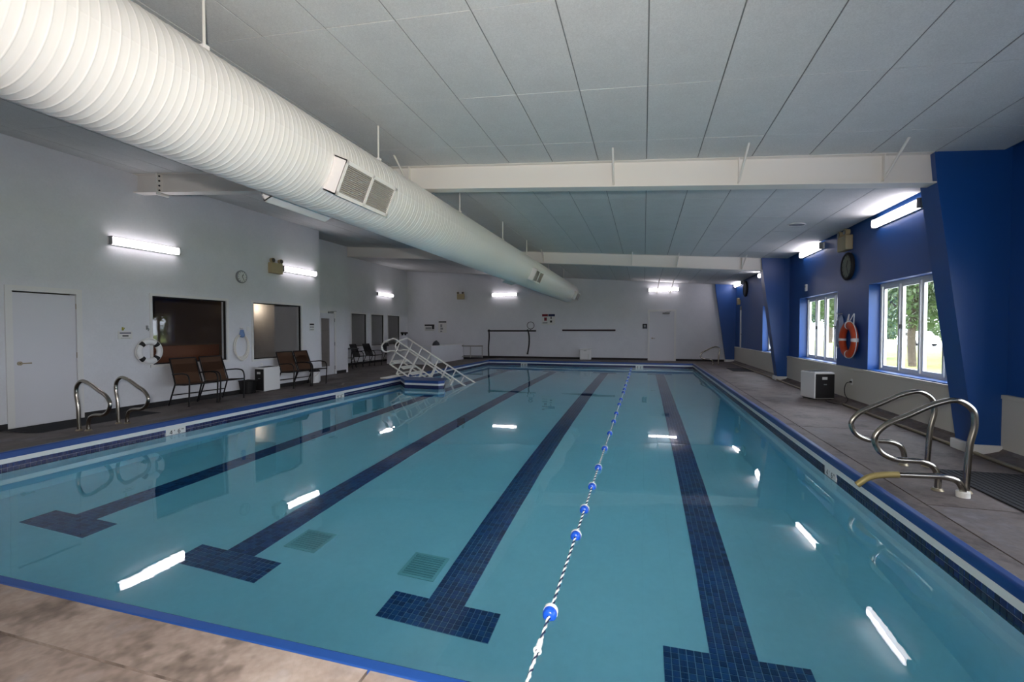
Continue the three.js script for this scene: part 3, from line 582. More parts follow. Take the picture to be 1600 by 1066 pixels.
sign('white notice with a dark heading beside the recess corner', [LW, 1.45, -10.86], Math.PI / 2, 0.2, 0.22, [[0, 0.34, 0.17, 0.045, M.print], [-0.2, -0.02, 0.05, 0.05, M.grey], [0.2, -0.02, 0.05, 0.05, M.grey], [0, -0.34, 0.15, 0.03, M.grey]]);
sign('wide notice with a dark heading on the far left end wall', [-10.63, 1.5, FW], 0, 0.6, 0.34, [[0, 0.34, 0.55, 0.08, M.print], [-0.1, -0.1, 0.34, 0.1, M.grey], [0.34, 0.02, 0.13, 0.18, M.print], [0, -0.38, 0.5, 0.03, M.grey]]);
sign('tall notice with a dark heading on the far left end wall', [-9.9, 1.53, FW], 0, 0.46, 0.6, [[0, 0.42, 0.42, 0.07, M.print], [-0.15, 0.1, 0.1, 0.14, M.grey], [-0.1, -0.15, 0.14, 0.1, M.grey], [-0.15, -0.38, 0.1, 0.08, M.grey]]);
sign('two panel warning sign with red and blue heads on the far wall', [-4.39, 1.88, FW], 0, 0.64, 0.52, [[-0.26, 0.38, 0.28, 0.11, M.printRed], [0.24, 0.38, 0.32, 0.11, M.printBlue], [-0.22, 0.02, 0.13, 0.16, M.printRed], [0.2, 0.14, 0.05, 0.12, M.print], [0.2, -0.2, 0.1, 0.1, M.print], [-0.26, -0.32, 0.24, 0.05, M.grey]]);
sign('small black square plaque left of the far door', [0.04, 1.54, FW], 0, 0.2, 0.22, [[0, 0.05, 0.09, 0.09, M.grey], [0, -0.35, 0.12, 0.02, M.grey]], M.black);
{
  const h = thing('wall_hook', 'small yellow hook above the sign beside the near left door', 'hook', [LW, 1.385, -5.98], Math.PI / 2);
  part('plate', rbox(0.03, 0.06, 0.008, 0.002, 0, 0, 0.004, 1), M.printYellow, h); part('prong', pipe([[0, 0.01, 0.005], [0, -0.01, 0.04], [0, 0.02, 0.05]], 0.005, 0.015), M.printYellow, h);
  const k = thing('ring_bracket', 'small metal bracket above the white life ring', 'bracket', [LW, 1.41, -6.4], Math.PI / 2);
  part('plate', rbox(0.04, 0.08, 0.01, 0.002, 0, 0, 0.005, 1), M.grey, k); part('prong', pipe([[0, 0, 0.005], [0, -0.03, 0.06], [-0.03, -0.06, 0.07]], 0.008, 0.02), M.grey, k);
}

// life rings
function lifeRing(name, label, pos, turn, Rr, r, body, band, bandAt, arc) {
  const o = thing(name, label, 'life ring', pos, turn);
  part('ring', new THREE.TorusGeometry(Rr, r, 16, 56).scale(1, 1, 0.8), body, o, [0, 0, r * 0.8]);
  for (const a of bandAt) part('band', new THREE.TorusGeometry(Rr, r * 1.07, 14, 10, arc).scale(1, 1, 0.8).rotateZ(a - arc / 2), band, o, [0, 0, r * 0.8]);
  const q = []; for (let k = 0; k < 64; k++) { const a = k / 64 * 2 * Math.PI, b = Rr + r * (1.02 + 0.22 * Math.abs(Math.sin(2 * (a - bandAt[0])))); q.push([Math.cos(a) * b, Math.sin(a) * b, r * 0.8]); }
  part('grab_line', spline(q, 0.008, 160, 6, true), M.rope, o);
  return o;
}
const q4 = [0.25, 0.75, 1.25, 1.75].map((k) => k * Math.PI);
lifeRing('life_ring', 'white life ring with four black bands hung beside the dark window', [LW + 0.01, 0.96, -6.4], Math.PI / 2, 0.185, 0.05, M.white, M.black, q4, 0.36);
const ring2 = lifeRing('life_ring', 'orange life ring with white bands hung on the blue wall', [RW - 0.01, 1.18, -10.02], -Math.PI / 2, 0.27, 0.07, M.orange, M.floatWhite, [0, 0.5, 1, 1.5].map((k) => k * Math.PI), 0.2);
part('hanging_line', merge([pipe([[-0.12, 0.25, 0.06], [-0.08, 0.5, 0.02], [0.02, 0.3, 0.07], [0.14, 0.5, 0.02], [0.22, 0.2, 0.06]], 0.008, 0.02)]), M.rope, ring2);
{
  const n = thing('throw_line_bag', 'pale coil of throw line beside the orange life ring', 'throw line', [RW, 1.45, -10.5], -Math.PI / 2);
  for (let k = 0; k < 5; k++) { const q = []; for (let j = 0; j < 24; j++) { const a = j / 24 * 2 * Math.PI; q.push([Math.cos(a) * (0.1 + 0.012 * Math.sin(k * 3)), Math.sin(a) * (0.2 + 0.02 * k) - 0.04 * k, 0.02 + 0.012 * k]); } part('coil', spline(q, 0.01, 60, 6, true), std(0x9aa3bb, 0.9), n); }
  part('hook', pipe([[0, 0.24, 0], [0, 0.22, 0.08], [0, 0.26, 0.09]], 0.008, 0.02), M.grey, n);
  const hs = thing('hose_coil', 'coiled white hose with a blue nozzle hung between the viewing windows', 'hose', [LW, 1.12, -8.47], Math.PI / 2);
  for (let k = 0; k < 4; k++) { const q = []; for (let j = 0; j < 28; j++) { const a = j / 28 * 2 * Math.PI; q.push([Math.cos(a) * (0.19 + 0.014 * Math.sin(k * 2.1)), Math.sin(a) * (0.26 + 0.012 * k) - 0.12 - 0.014 * k, 0.02 + 0.016 * k]); } part('coil', spline(q, 0.011, 80, 7, true), M.pvc, hs); }
  part('nozzle', merge([cyl(0.055, 0.1, 0, 0.2, 0.06, 18, 0.035), new THREE.SphereGeometry(0.06, 18, 12).translate(0, 0.13, 0.06)]), std(0x6f8fc0, 0.5), hs); part('hanger', pipe([[0, 0.3, 0], [0, 0.26, 0.09], [0, 0.3, 0.1]], 0.012, 0.03), M.white, hs);
}
function outlet(label, pos, turn) { const o = thing('outlet', label, 'outlet', pos, turn); part('plate', rbox(0.075, 0.115, 0.008, 0.003, 0, 0, 0.004, 1), M.white, o); for (const y of [-0.026, 0.026]) part('socket', rbox(0.036, 0.032, 0.004, 0.002, 0, y, 0.008, 1), M.signWhite, o); return o; }
outlet('small switch plate on the left wall between the viewing windows', [LW, 1.39, -8.69], Math.PI / 2);
outlet('wall outlet below the right viewing window behind the purifier', [LW, 0.5, -9.08], Math.PI / 2);
outlet('wall outlet in the cream wainscot beside the right purifier', [RW - 0.042, 0.4, -9.9], -Math.PI / 2);

// ---------------------------------------------------------------- handrails
function handrail(label, pts, z, m = M.steel) {
  const h = thing('handrail', label, 'handrail', [0, 0, z], 0, 'stainless pool handrails');
  part('tube', spline(pts.map(([x, y]) => [x, y, 0]), 0.024, 150, 14), m, h);
  for (const [x, y] of [pts[0], pts[pts.length - 1]]) part('escutcheon', cyl(0.045, 0.02, x, y + 0.012, 0, 24, 0.032), M.steelDull, h);
  return h;
}
const railR = [[2.60, 0], [2.605, 0.15], [2.62, 0.4], [2.65, 0.58], [2.63, 0.70], [2.53, 0.77], [2.39, 0.74], [2.2, 0.635], [2.01, 0.52], [1.945, 0.41], [1.99, 0.30], [2.09, 0.245], [2.2, 0.24], [2.29, 0.235], [2.37, 0.2], [2.405, 0.12], [2.405, 0]];
handrail('bent steel handrail on the right deck nearer the camera', railR, -4.71);
handrail('bent steel handrail on the right deck beyond its twin', railR.map(([x, y]) => [x + 0.12, y * 0.97]), -5.5);
const railL = railR.map(([x, y]) => [-7.57 - (x - 2.6) * 0.93, y * 0.9 + (floorY(-7.57 - (x - 2.6) * 0.93))]);
handrail('bent steel handrail on the left deck in front of the white door', railL, -4.45);
handrail('bent steel handrail on the left deck right of the white door', railL, -4.95);
handrail('bent steel handrail at the far right corner of the pool', railR.map(([x, y]) => [x + 0.2, y * 0.93]), -19.4);
{
  const s = thing('fill_spout', 'low bent pipe spout reaching over the right pool edge', 'spout', [0, 0, -4.71 + 0.13]);
  part('pipe', spline([[2.51, 0, 0], [2.505, 0.07, 0], [2.47, 0.125, 0], [2.39, 0.15, 0], [2.2, 0.15, 0], [2.07, 0.145, 0]], 0.024, 60, 14), M.steel, s);
  part('tip', spline([[2.07, 0.145, 0], [1.97, 0.135, 0], [1.86, 0.105, 0], [1.77, 0.03, 0]], 0.026, 30, 14), M.brassPipe, s); part('collar', cyl(0.045, 0.045, 2.51, 0.022, 0, 20), M.pvc, s);
}

// ---------------------------------------------------------------- white pool stairs, tipped up out of the water
{
  const s = thing('pool_stairs', 'white tubular pool stairs with railings tipped into the water', 'pool stairs', [0, 0, 0]);
  const r = 0.022, ZA = -11.5, ZB = -12.25;
  for (const z of [ZA, ZB]) {
    part('top_rail', spline([[-6.78, 0.77, z], [-6.9, 0.775, z], [-7.04, 0.745, z], [-7.14, 0.8, z], [-7.165, 0.92, z], [-7.06, 1.03, z], [-6.86, 1.1, z], [-6.764, 1.122, z], [-6.58, 1.015, z], [-6.3, 0.845, z], [-5.72, 0.5, z], [-4.64, -0.13, z], [-4.3, -0.33, z]], r, 120, 10), M.pvc, s);
    part('middle_rail', bar([-6.78, 0.78, z], [-4.9, -0.37, z], r, 10), M.pvc, s);
    part('lower_rail', bar([-6.91, 0.4, z], [-5.4, -0.48, z], r, 10), M.pvc, s);
    for (const [a, b] of [[[-6.58, 1.018], [-6.91, 0.4]], [[-6.3, 0.84], [-6.7, 0.13]], [[-6.01, 0.672], [-6.36, 0.04]], [[-5.76, 0.51], [-6.02, 0.0]], [[-5.47, 0.35], [-5.74, -0.16]], [[-5.22, 0.2], [-5.5, -0.32]], [[-4.95, 0.05], [-5.2, -0.4]]]) part('post', bar([...a, z], [...b, z], r * 0.9, 10), M.pvc, s);
  }
  for (const [x, y] of [[-6.855, 0.487], [-6.58, 0.33], [-6.31, 0.17], [-6.03, 0.0], [-5.75, -0.16], [-5.47, -0.32]]) part('tread', rbox(0.13, 0.03, 0.75, 0.01, 0, 0, 0), M.pvc, s, [x + 0.05, y - 0.03, (ZA + ZB) / 2], [0, 0, -0.53]);
  for (const [x, y] of [[-6.91, 0.4], [-6.7, 0.13], [-6.5, -0.0]]) part('cross_bar', bar([x, y, ZA], [x, y, ZB], r, 10), M.pvc, s);
  part('leg', bar([-6.7, 0.14, ZA], [-6.5, -0.02, ZA], r, 10), M.pvc, s);
  const f = thing('stair_foot_board', 'flat white board lying on the coping at the foot of the stairs', 'board', [-6.85, 0, -11.75]);
  part('board', rbox(0.5, 0.03, 0.9, 0.008, 0, 0.016, 0), M.pvc, f);
}

// ---------------------------------------------------------------- patio chairs
function chair(label, pos, turn, group, sling = M.brownSling, frame = M.blackMetal) {
  const c = thing('patio_chair', label, 'chair', pos, turn, group), w = 0.27, r = 0.0135;
  for (const s of [-1, 1]) {
    part('arm', pipe([[s * w, 0, 0.27], [s * w, 0.5, 0.3], [s * w, 0.61, 0.26], [s * w, 0.63, 0.1], [s * w * 0.96, 0.6, -0.22]], r, 0.09), frame, c);
    part('leg', pipe([[s * w, 0, -0.33], [s * w * 0.94, 0.38, -0.17], [s * w * 0.94, 0.42, -0.15], [s * w * 0.9, 0.9, -0.33]], r, 0.1), frame, c);
    part('seat_rail', pipe([[s * w * 0.94, 0.4, -0.17], [s * w * 0.94, 0.43, 0.27]], r), frame, c);
    part('foot', cyl(0.019, 0.02, s * w, 0.01, 0.27, 12), M.rubber, c);
  }
  const sheet = (pts, name) => { const sh = new THREE.Shape(); pts.forEach(([z, y], k) => k ? sh.lineTo(z, y) : sh.moveTo(z, y)); for (let k = pts.length - 1; k >= 0; k--) sh.lineTo(pts[k][0] + 0.004, pts[k][1] - 0.012); sh.closePath(); part(name, new THREE.ExtrudeGeometry(sh, { depth: 0.47, bevelEnabled: false }).applyMatrix4(new THREE.Matrix4().makeBasis(V(0, 0, 1), V(0, 1, 0), V(-1, 0, 0)).setPosition(0.235, 0, 0)), sling, c); };
  sheet([[-0.16, 0.43], [-0.05, 0.405], [0.1, 0.41], [0.27, 0.445]], 'seat');
  sheet([[-0.33, 0.9], [-0.31, 0.8], [-0.25, 0.62], [-0.19, 0.5], [-0.16, 0.43]], 'backrest');
  part('stretcher', bar([-w, 0.2, -0.25], [w, 0.2, -0.25], r * 0.8), frame, c); part('stretcher', bar([-w, 0.43, 0.27], [w, 0.43, 0.27], r), frame, c); part('top_rail', bar([-w * 0.9, 0.9, -0.33], [w * 0.9, 0.9, -0.33], r), frame, c);
}
const chairX = (x) => floorY(x);
chair('brown sling patio chair nearest the white life ring', [-8.42, chairX(-8.42), -6.85], Math.PI / 2 - 0.12, 'brown patio chairs along the left wall');
chair('brown sling patio chair beside the black bin', [-8.42, chairX(-8.42), -7.47], Math.PI / 2 - 0.05, 'brown patio chairs along the left wall');
chair('brown sling patio chair right beside the left purifier', [-8.52, chairX(-8.52), -9.62], Math.PI / 2 - 0.1, 'brown patio chairs along the left wall');
chair('brown sling patio chair beside the recess corner', [-8.52, chairX(-8.52), -10.22], Math.PI / 2, 'brown patio chairs along the left wall');
chair('dark patio chair under the second far left window', [-11.2, -0.12, -16.35], Math.PI / 2 + 0.1, 'dark patio chairs in the far alcove', M.dark);
chair('dark patio chair under the third far left window', [-11.1, -0.12, -17.1], Math.PI / 2, 'dark patio chairs in the far alcove', M.dark);
chair('grey patio chair behind the white pool stairs', [-11.1, -0.12, -18.6], Math.PI / 2, 'dark patio chairs in the far alcove', std(0x3b3a3a, 0.9), std(0x59544e, 0.5));
chair('grey patio chair deep in the far alcove', [-11.1, -0.12, -19.6], Math.PI / 2, 'dark patio chairs in the far alcove', std(0x3b3a3a, 0.9), std(0x59544e, 0.5));
{
  const t = thing('patio_table', 'dark metal patio table in the far alcove', 'table', [-11.1, -0.12, -15.35]);
  part('table_top', cyl(0.45, 0.03, 0, 0.76, 0, 40), M.blackMetal, t);
  for (let k = 0; k < 4; k++) { const a = k * Math.PI / 2 + 0.4; part('leg', pipe([[Math.cos(a) * 0.4, 0, Math.sin(a) * 0.4], [Math.cos(a) * 0.28, 0.4, Math.sin(a) * 0.28], [Math.cos(a) * 0.36, 0.75, Math.sin(a) * 0.36]], 0.018, 0.12), M.blackMetal, t); }
  part('brace_ring', new THREE.TorusGeometry(0.28, 0.008, 6, 30).rotateX(Math.PI / 2).translate(0, 0.4, 0), M.blackMetal, t);
}
// bins, purifiers
function purifier(label, pos, turn, w = 0.26, h = 0.56, d = 0.46) {
  const p = thing('air_purifier', label, 'air purifier', pos, turn, 'free standing air purifiers');
  part('body', rbox(w, h - 0.03, d, 0.025, 0, h / 2 + 0.005, 0, 3), M.white, p); part('front_panel', rbox(w - 0.03, h - 0.08, 0.014, 0.006, 0, h / 2 - 0.005, d / 2 + 0.003), M.dark, p);
  const t = part('top_grille', rbox(w - 0.06, 0.012, d - 0.12, 0.004, 0, h - 0.006, 0), M.grey, p); for (let k = 0; k < 6; k++) part('slot', box(w - 0.08, 0.004, 0.016, 0, h + 0.001, -0.12 + k * 0.05), M.dark, t);
  part('display', rbox(0.1, 0.05, 0.006, 0.003, -0.01, h * 0.77, d / 2 + 0.011), M.signWhite, p); part('badge', rbox(0.06, 0.02, 0.006, 0.003, 0, h * 0.55, d / 2 + 0.011), M.grey, p);
  for (const q of [-1, 1]) part('foot', rbox(0.05, 0.02, d - 0.08, 0.005, q * (w / 2 - 0.05), 0.01, 0), M.dark, p);
  return p;
}
purifier('white air purifier with a dark front on the left deck between chairs', [-8.72, floorY(-8.72), -8.98], 0.0, 0.28, 0.59, 0.5);
purifier('white air purifier with a dark front on the right deck', [3.33, 0, -10.45], 0.3, 0.4, 0.55, 0.44);
{
  const c = thing('power_cord', 'dark power cord curling from the right purifier to its outlet', 'cord', [0, 0, 0]);
  part('cable', spline([[RW - 0.05, 0.4, -9.9], [RW - 0.1, 0.38, -9.95], [RW - 0.11, 0.28, -10.03], [RW - 0.11, 0.16, -10.02], [RW - 0.14, 0.08, -9.8], [RW - 0.3, 0.02, -9.6], [RW - 0.42, 0.015, -9.85], [RW - 0.42, 0.02, -10.02]], 0.007, 60, 6), M.dark, c); part('plug', rbox(0.03, 0.03, 0.05, 0.006, RW - 0.06, 0.4, -9.9), M.dark, c);
  const b = thing('waste_bin', 'small black bin beside the left purifier', 'bin', [-8.82, floorY(-8.82), -8.5]);
  const sh = new THREE.CylinderGeometry(0.19, 0.15, 0.3, 4, 1, true).rotateY(Math.PI / 4); part('body', sh.translate(0, 0.15, 0), std(0x101013, 0.6, { side: THREE.DoubleSide }), b); part('rim', new THREE.TorusGeometry(0.19, 0.012, 6, 4).rotateZ(Math.PI / 4).rotateX(Math.PI / 2).translate(0, 0.3, 0), M.black, b); part('base', rbox(0.2, 0.01, 0.2, 0.002, 0, 0.006, 0, 1), M.black, b);
  const k = thing('white_bucket', 'white bucket with a dark top behind the last patio chair', 'bucket', [-8.82, floorY(-8.82), -10.74]);
  part('pail', cyl(0.12, 0.32, 0, 0.16, 0, 28, 0.14), M.white, k); part('lid', merge([cyl(0.145, 0.03, 0, 0.335, 0, 28), rbox(0.2, 0.05, 0.12, 0.01, 0, 0.37, 0)]), M.dark, k); part('bail', pipe([[-0.14, 0.3, 0], [-0.12, 0.2, 0.1], [0.12, 0.2, 0.1], [0.14, 0.3, 0]], 0.004, 0.06), M.steelDull, k);
  const w = thing('white_hamper', 'white bin against the far wall under the long dark bar', 'bin', [-2.59, 0, FW + 0.22]);
  part('body', rbox(0.5, 0.46, 0.36, 0.03, 0, 0.23, 0, 3), M.white, w); part('lid', rbox(0.53, 0.05, 0.39, 0.015, 0, 0.48, 0, 3), M.white, w); part('handle', rbox(0.12, 0.02, 0.03, 0.006, 0, 0.42, 0.19), M.grey, w); part('sticker', rbox(0.08, 0.22, 0.004, 0.001, 0.15, 0.14, 0.182, 1), M.signWhite, w);
}

// ---------------------------------------------------------------- far wall fittings
{
  const r = thing('wall_rack', 'long black rack bar on the far wall left of the warning sign', 'rack', [-6.2, 1.33, FW]);
  part('rack_bar', rbox(2.45, 0.07, 0.06, 0.01, 0, 0, 0.1), M.black, r); for (const x of [-1, 0, 1]) part('bracket', rbox(0.05, 0.05, 0.1, 0.006, x * 1.1, 0, 0.05), M.black, r);
  const h1 = thing('vacuum_hose', 'black hose hanging from the left end of the wall rack', 'hose', [-7.34, 0, FW + 0.16]); part('tube', spline([[0, 1.4, 0], [0.01, 1.0, 0], [-0.02, 0.5, 0.01], [0.0, 0.02, 0.03]], 0.035, 40, 10), M.black, h1); part('cuff', cyl(0.042, 0.08, 0, 0.05, 0.03, 14), M.dark, h1);
  const h2 = thing('vacuum_hose', 'black hose hanging from the right end of the wall rack', 'hose', [-5.33, 0, FW + 0.16]); part('tube', spline([[-0.05, 1.4, 0], [0.02, 1.15, 0], [0.03, 0.7, 0.01], [-0.04, 0.22, 0.03]], 0.035, 40, 10), M.black, h2); part('cuff', cyl(0.042, 0.08, -0.04, 0.24, 0.03, 14), M.dark, h2);
  const n = thing('net_hoop', 'round wire hoop above the right end of the wall rack', 'hoop', [-5.22, 1.37, FW + 0.18]); part('hoop', new THREE.TorusGeometry(0.17, 0.014, 8, 36).translate(0, 0.22, 0), M.dark, n); part('stem', bar([0, 0.05, 0], [0, -0.03, 0], 0.014), M.dark, n);
  const b = thing('wall_bar', 'long dark red bar on the far wall above the white bin', 'bar', [-2.48, 1.36, FW]);
  part('bar', rbox(2.46, 0.075, 0.05, 0.01, 0, 0, 0.07), std(0x27141a, 0.6), b); for (const x of [-1.05, 1.05]) part('bracket', rbox(0.05, 0.05, 0.07, 0.006, x, 0, 0.03), M.black, b);
  const sh = thing('wall_shelf', 'short dark shelf on the wall right of the last alcove window', 'shelf', [W3, 1.22, -21.1], Math.PI / 2); part('board', rbox(0.5, 0.08, 0.14, 0.008, 0, 0, 0.07), M.dark, sh); part('bracket', rbox(0.03, 0.1, 0.1, 0.005, 0.15, -0.07, 0.05), M.dark, sh); part('bracket', rbox(0.03, 0.1, 0.1, 0.005, -0.15, -0.07, 0.05), M.dark, sh);
  const hw = structure('wall_half', 'low white half wall in the far left corner', 'half wall'); part('panel', span(-8.95, -8.75, -0.13, 0.66, -17.9, FW + 0.02), M.wall, hw); part('cap', rbox(0.26, 0.03, 3.7, 0.006, -8.85, 0.672, -19.72), M.trimWhite, hw); part('return_panel', span(-10.9, -8.95, -0.13, 0.66, -17.9, -18.05), M.wall, hw);
  const gb = thing('equipment_bag', 'grey bag sitting on the low white half wall', 'bag', [-8.86, 0.688, -18.6]); part('bag', new THREE.SphereGeometry(1, 24, 14, 0, 2 * Math.PI, 0, Math.PI / 2).scale(0.14, 0.2, 0.24), std(0x4a4a4e, 0.9), gb); part('strap', pipe([[0, 0.1, -0.2], [0.02, 0.24, 0], [0, 0.1, 0.2]], 0.012, 0.1), M.dark, gb);
  const fr = thing('low_bench', 'pale open tubular frame against the far wall left of the rack', 'frame', [-8.3, 0, FW + 0.2]);
  part('top_tube', bar([-0.65, 0.58, 0], [0.65, 0.58, 0], 0.03), std(0x9a9894, 0.6), fr); for (const x of [-0.62, 0, 0.62]) part('leg', bar([x, 0, 0], [x, 0.58, 0], 0.022), std(0xaaa8a5, 0.6), fr); part('foot_tube', bar([-0.62, 0.04, 0], [0.62, 0.04, 0], 0.02), std(0xaaa8a5, 0.6), fr);
  const cd = thing('conduit', 'white vertical conduit on the blue wall near the far corner', 'conduit', [RW - 0.02, 0, -20.25]); part('tube', cyl(0.035, 1.52, 0, 1.42, 0, 12), M.trimWhite, cd); part('clip', rbox(0.03, 0.04, 0.1, 0.004, 0.01, 1.2, 0), M.grey, cd); part('junction_box', rbox(0.06, 0.16, 0.12, 0.01, 0, 2.25, 0), M.grey, cd);
  const sp = thing('sensor_box', 'small pale sensor box on the blue wall above the second window', 'sensor', [RW, 2.38, -12.56], -Math.PI / 2); part('case', rbox(0.09, 0.16, 0.04, 0.01, 0, 0, 0.02), M.signWhite, sp); part('grille', rbox(0.06, 0.05, 0.004, 0.001, 0, 0.03, 0.042, 1), M.grey, sp);
  const cs = thing('ceiling_speaker', 'round flush speaker in the ceiling near the right wall', 'speaker', [2.76, ceilY(2.76) - 0.012, -9.85]); cs.rotation.z = Math.atan(slope); part('rim', new THREE.TorusGeometry(0.14, 0.012, 8, 36).rotateX(Math.PI / 2), M.trimWhite, cs); part('grille', cyl(0.135, 0.008, 0, 0, 0, 36), M.grey, cs);
  const pp = thing('floor_pipe', 'thin pale pipe lying along the foot of the right wall', 'pipe', [0, 0, 0]); part('tube', bar([RW - 0.28, 0.02, 1.5], [RW - 0.28, 0.02, -9.6], 0.02, 10), M.steelDull, pp); part('tube', bar([RW - 0.28, 0.02, -11.2], [RW - 0.28, 0.02, -20.5], 0.02, 10), M.steelDull, pp);
}
// mats
function mat(label, pos, w, d, turn = 0) {
  const m = thing('rubber_mat', label, 'mat', pos, turn, 'black rubber deck mats'); part('sheet', rbox(w, 0.012, d, 0.004, 0, 0.007, 0), M.rubber, m);
  const ribs = []; for (let k = 0; k < w / 0.05 - 1; k++) ribs.push(box(0.014, 0.004, d - 0.05, -w / 2 + 0.05 + k * 0.05, 0.0145, 0)); part('ribs', merge(ribs), M.rubber, m).userData = { kind: 'stuff' };
}
mat('black rubber mat beside the near steel handrails', [3.1, 0, -4.55], 0.74, 1.7);
mat('dark rubber mat by the far right corner of the pool', [3.2, 0, -17.2], 0.7, 1.3);
mat('black rubber mat on the left deck in front of the white door', [-8.35, floorY(-8.35) + 0.004, -5.1], 0.9, 1.7);

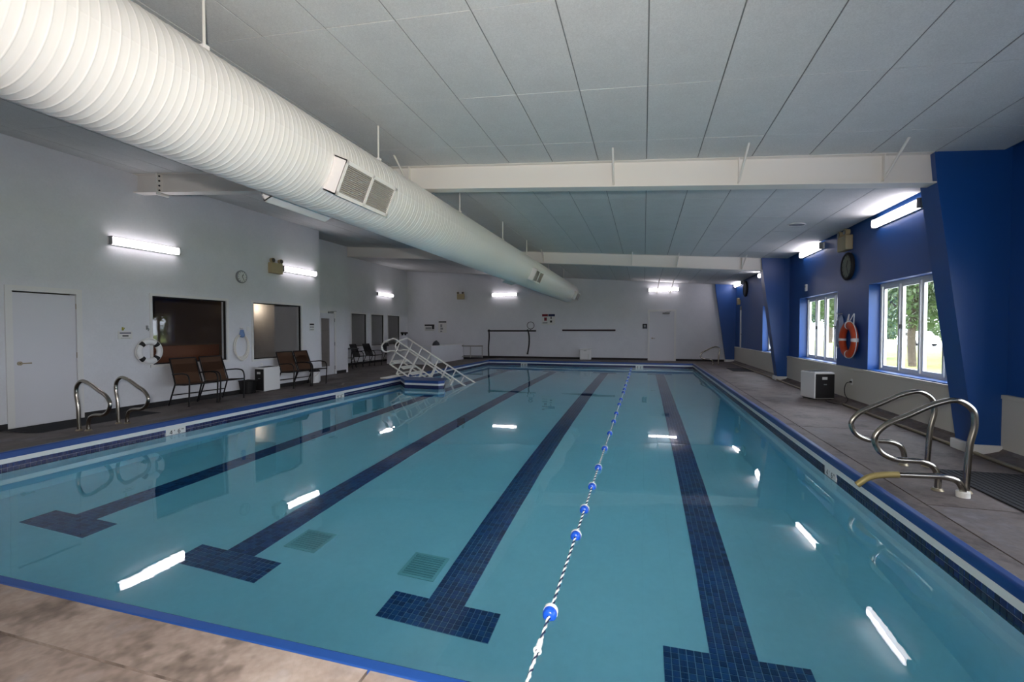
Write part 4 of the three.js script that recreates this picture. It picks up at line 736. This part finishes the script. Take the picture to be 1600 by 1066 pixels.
// ---------------------------------------------------------------- outdoors, seen through the right windows
{
  const GY = -0.25;
  structMesh('lawn', span(4.0, 140, GY - 0.3, GY, 60, -170), M.grass, 'sunlit lawn outside the right hand windows', 'lawn');
  structMesh('added_terrace', span(-60, 4.0, GY - 0.3, GY, 60, BACK + 0.15), M.road, 'added unseen grey paving behind the camera keeping bounced light neutral', 'added_terrace');  // added unseen ground, grey so that bounced light is not green
  structMesh('path', span(4.02, 7.8, GY - 0.1, GY + 0.02, 60, -170), M.road, 'pale concrete path outside the windows', 'path');
  structMesh('street', span(26, 40, GY - 0.1, GY + 0.01, 60, -170), M.road, 'pale street beyond the lawn', 'street');
  const leafShape = new THREE.BufferGeometry(); leafShape.setAttribute('position', new THREE.Float32BufferAttribute([-0.09, 0, 0, 0, 0.05, 0.02, 0.1, 0, 0, 0, -0.05, 0.02], 3)); leafShape.setIndex([0, 1, 2, 0, 2, 3]); leafShape.computeVertexNormals();
  const crown = (n, rx, ry) => {
    const list = [], e = new THREE.Euler(), q = new THREE.Quaternion(), m = new THREE.Matrix4();
    for (let k = 0; k < n; k++) { let a, b, c; do { a = R(-1, 1); b = R(-1, 1); c = R(-1, 1); } while (a * a + b * b + c * c > 1); const s = R(0.8, 2.0); m.compose(V(a * rx, b * ry, c * rx), q.setFromEuler(e.set(R(0, 6), R(0, 6), R(0, 6))), V(s, s, s)); list.push(leafShape.clone().applyMatrix4(m)); }
    return mergeGeometries(list);
  };
  const crowns = [crown(5600, 2.6, 2.2), crown(4200, 1.9, 2.4)];
  const trees = [[8.4, -15.3, 0.15, 1, 5.4, 'broad trunked tree close outside the nearest window'], [11.5, -24.5, 0.15, 0, 3.9, 'leafy tree with a slim trunk seen through the nearest window'], [17.5, -27, 0.2, 0, 4.4, 'leafy tree seen past the near blue column'], [12.5, -31, 0.18, 0, 3.8, 'leafy tree in the left pane of the nearest window'], [18.5, -34, 0.22, 0, 4.3, 'shady tree in the middle distance of the lawn'], [13.5, -38.5, 0.18, 1, 4.2, 'young tree between the nearest window and the second window'], [22, -41, 0.22, 0, 4.3, 'tree near the street in the nearest window'], [15, -50, 0.2, 1, 4.6, 'young tree outside the second window'], [22, -54, 0.25, 0, 4.4, 'tree far down the lawn outside the second window'], [23, -68, 0.3, 0, 5, 'distant tree by the street outside the second window'], [44, -70, 0.35, 0, 5, 'big tree across the street'], [50, -90, 0.35, 1, 5.4, 'tall tree across the street farther on'], [46, -55, 0.35, 0, 5, 'wide tree across the street from the lawn'], [12, -74, 0.3, 0, 5, 'tree at the far end of the lawn']];
  for (const [x, z, r, c, h, label] of trees) {
    const t = thing('tree', label, 'tree', [x, GY, z], rnd() * 6, 'trees outside the windows');
    part('trunk', spline([[0, -0.1, 0], [0.05, h * 0.35, 0.03], [-0.04, h * 0.7, 0], [0.05, h * 1.1, 0.04]], r, 14, 10), M.bark, t);
    for (let k = 0; k < 3; k++) part('branch', bar([0, h * (0.55 + 0.1 * k), 0], [Math.cos(k * 2.2) * 1.4, h * (0.85 + 0.1 * k), Math.sin(k * 2.2) * 1.4], r * 0.35), M.bark, t);
    const f = part('foliage', crowns[c], M.leaf, t, [0, h, 0]); f.userData = { kind: 'stuff' };
  }
  const bush = crown(3000, 2.2, 1.5);
  for (let k = 0; k < 14; k++) { const b = thing('shrub', 'rounded green shrub in the hedge across the street, ' + ['first', 'second', 'third', 'fourth', 'fifth', 'sixth', 'seventh', 'eighth', 'ninth', 'tenth', 'eleventh', 'twelfth', 'thirteenth', 'last'][k] + ' along it', 'shrub', [41.5 + (k % 2) * 0.8, GY, -34 - k * 6.2], k, 'hedge shrubs across the street'); part('foliage', bush, M.leaf, b, [0, 1.4, 0]).userData = { kind: 'stuff' }; part('stem', cyl(0.12, 1.2, 0, 0.6, 0, 8), M.bark, b); }
  const carAt = (label, x, z, paint) => {
    const c = thing('parked_car', label, 'car', [x, GY + 0.01, z], Math.PI / 2);
    const s = new THREE.Shape(); [[-2.2, 0.3], [-2.25, 0.75], [-1.9, 0.95], [-1.3, 1.0], [-0.75, 1.42], [0.8, 1.45], [1.4, 1.0], [2.1, 0.9], [2.25, 0.6], [2.2, 0.3]].forEach(([a, b], k) => k ? s.lineTo(a, b) : s.moveTo(a, b)); s.closePath();
    part('body', new THREE.ExtrudeGeometry(s, { depth: 1.6, bevelEnabled: true, bevelSize: 0.06, bevelThickness: 0.06, bevelSegments: 2 }).translate(0, 0, -0.8), paint, c);
    const w = new THREE.Shape(); [[-1.15, 1.02], [-0.7, 1.36], [0.72, 1.38], [1.2, 1.02]].forEach(([a, b], k) => k ? w.lineTo(a, b) : w.moveTo(a, b)); w.closePath();
    part('side_window', new THREE.ExtrudeGeometry(w, { depth: 1.75, bevelEnabled: false }).translate(0, 0, -0.875), M.black, c);
    for (const a of [-1.35, 1.4]) for (const b of [-0.8, 0.8]) part('wheel', cyl(0.32, 0.2, 0, 0, 0, 22).rotateX(Math.PI / 2), M.tyre, c, [a, 0.32, b]);
  };
  carAt('dark parked car on the street outside the second window', 27.6, -75, M.carDark);
  carAt('silver parked car on the street outside the nearest window', 27.6, -58, M.carPaint);
  const h = thing('house', 'low brick house across the street', 'house', [60, GY, -95]);
  part('walls', box(10, 3, 22, 0, 1.5, 0), M.brickHouse, h); part('roof', new THREE.CylinderGeometry(0.4, 7.5, 2.4, 4, 1).rotateY(Math.PI / 4).scale(1, 1, 2.1).translate(0, 4.2, 0), M.roof, h);
  for (const z of [-7, 0, 7]) part('window', box(0.1, 1.2, 2, -5.03, 1.7, z), M.black, h);
}

scene.traverse((o) => { if (o.isMesh) { o.castShadow = true; o.receiveShadow = true; } });
renderer.render(scene, camera);
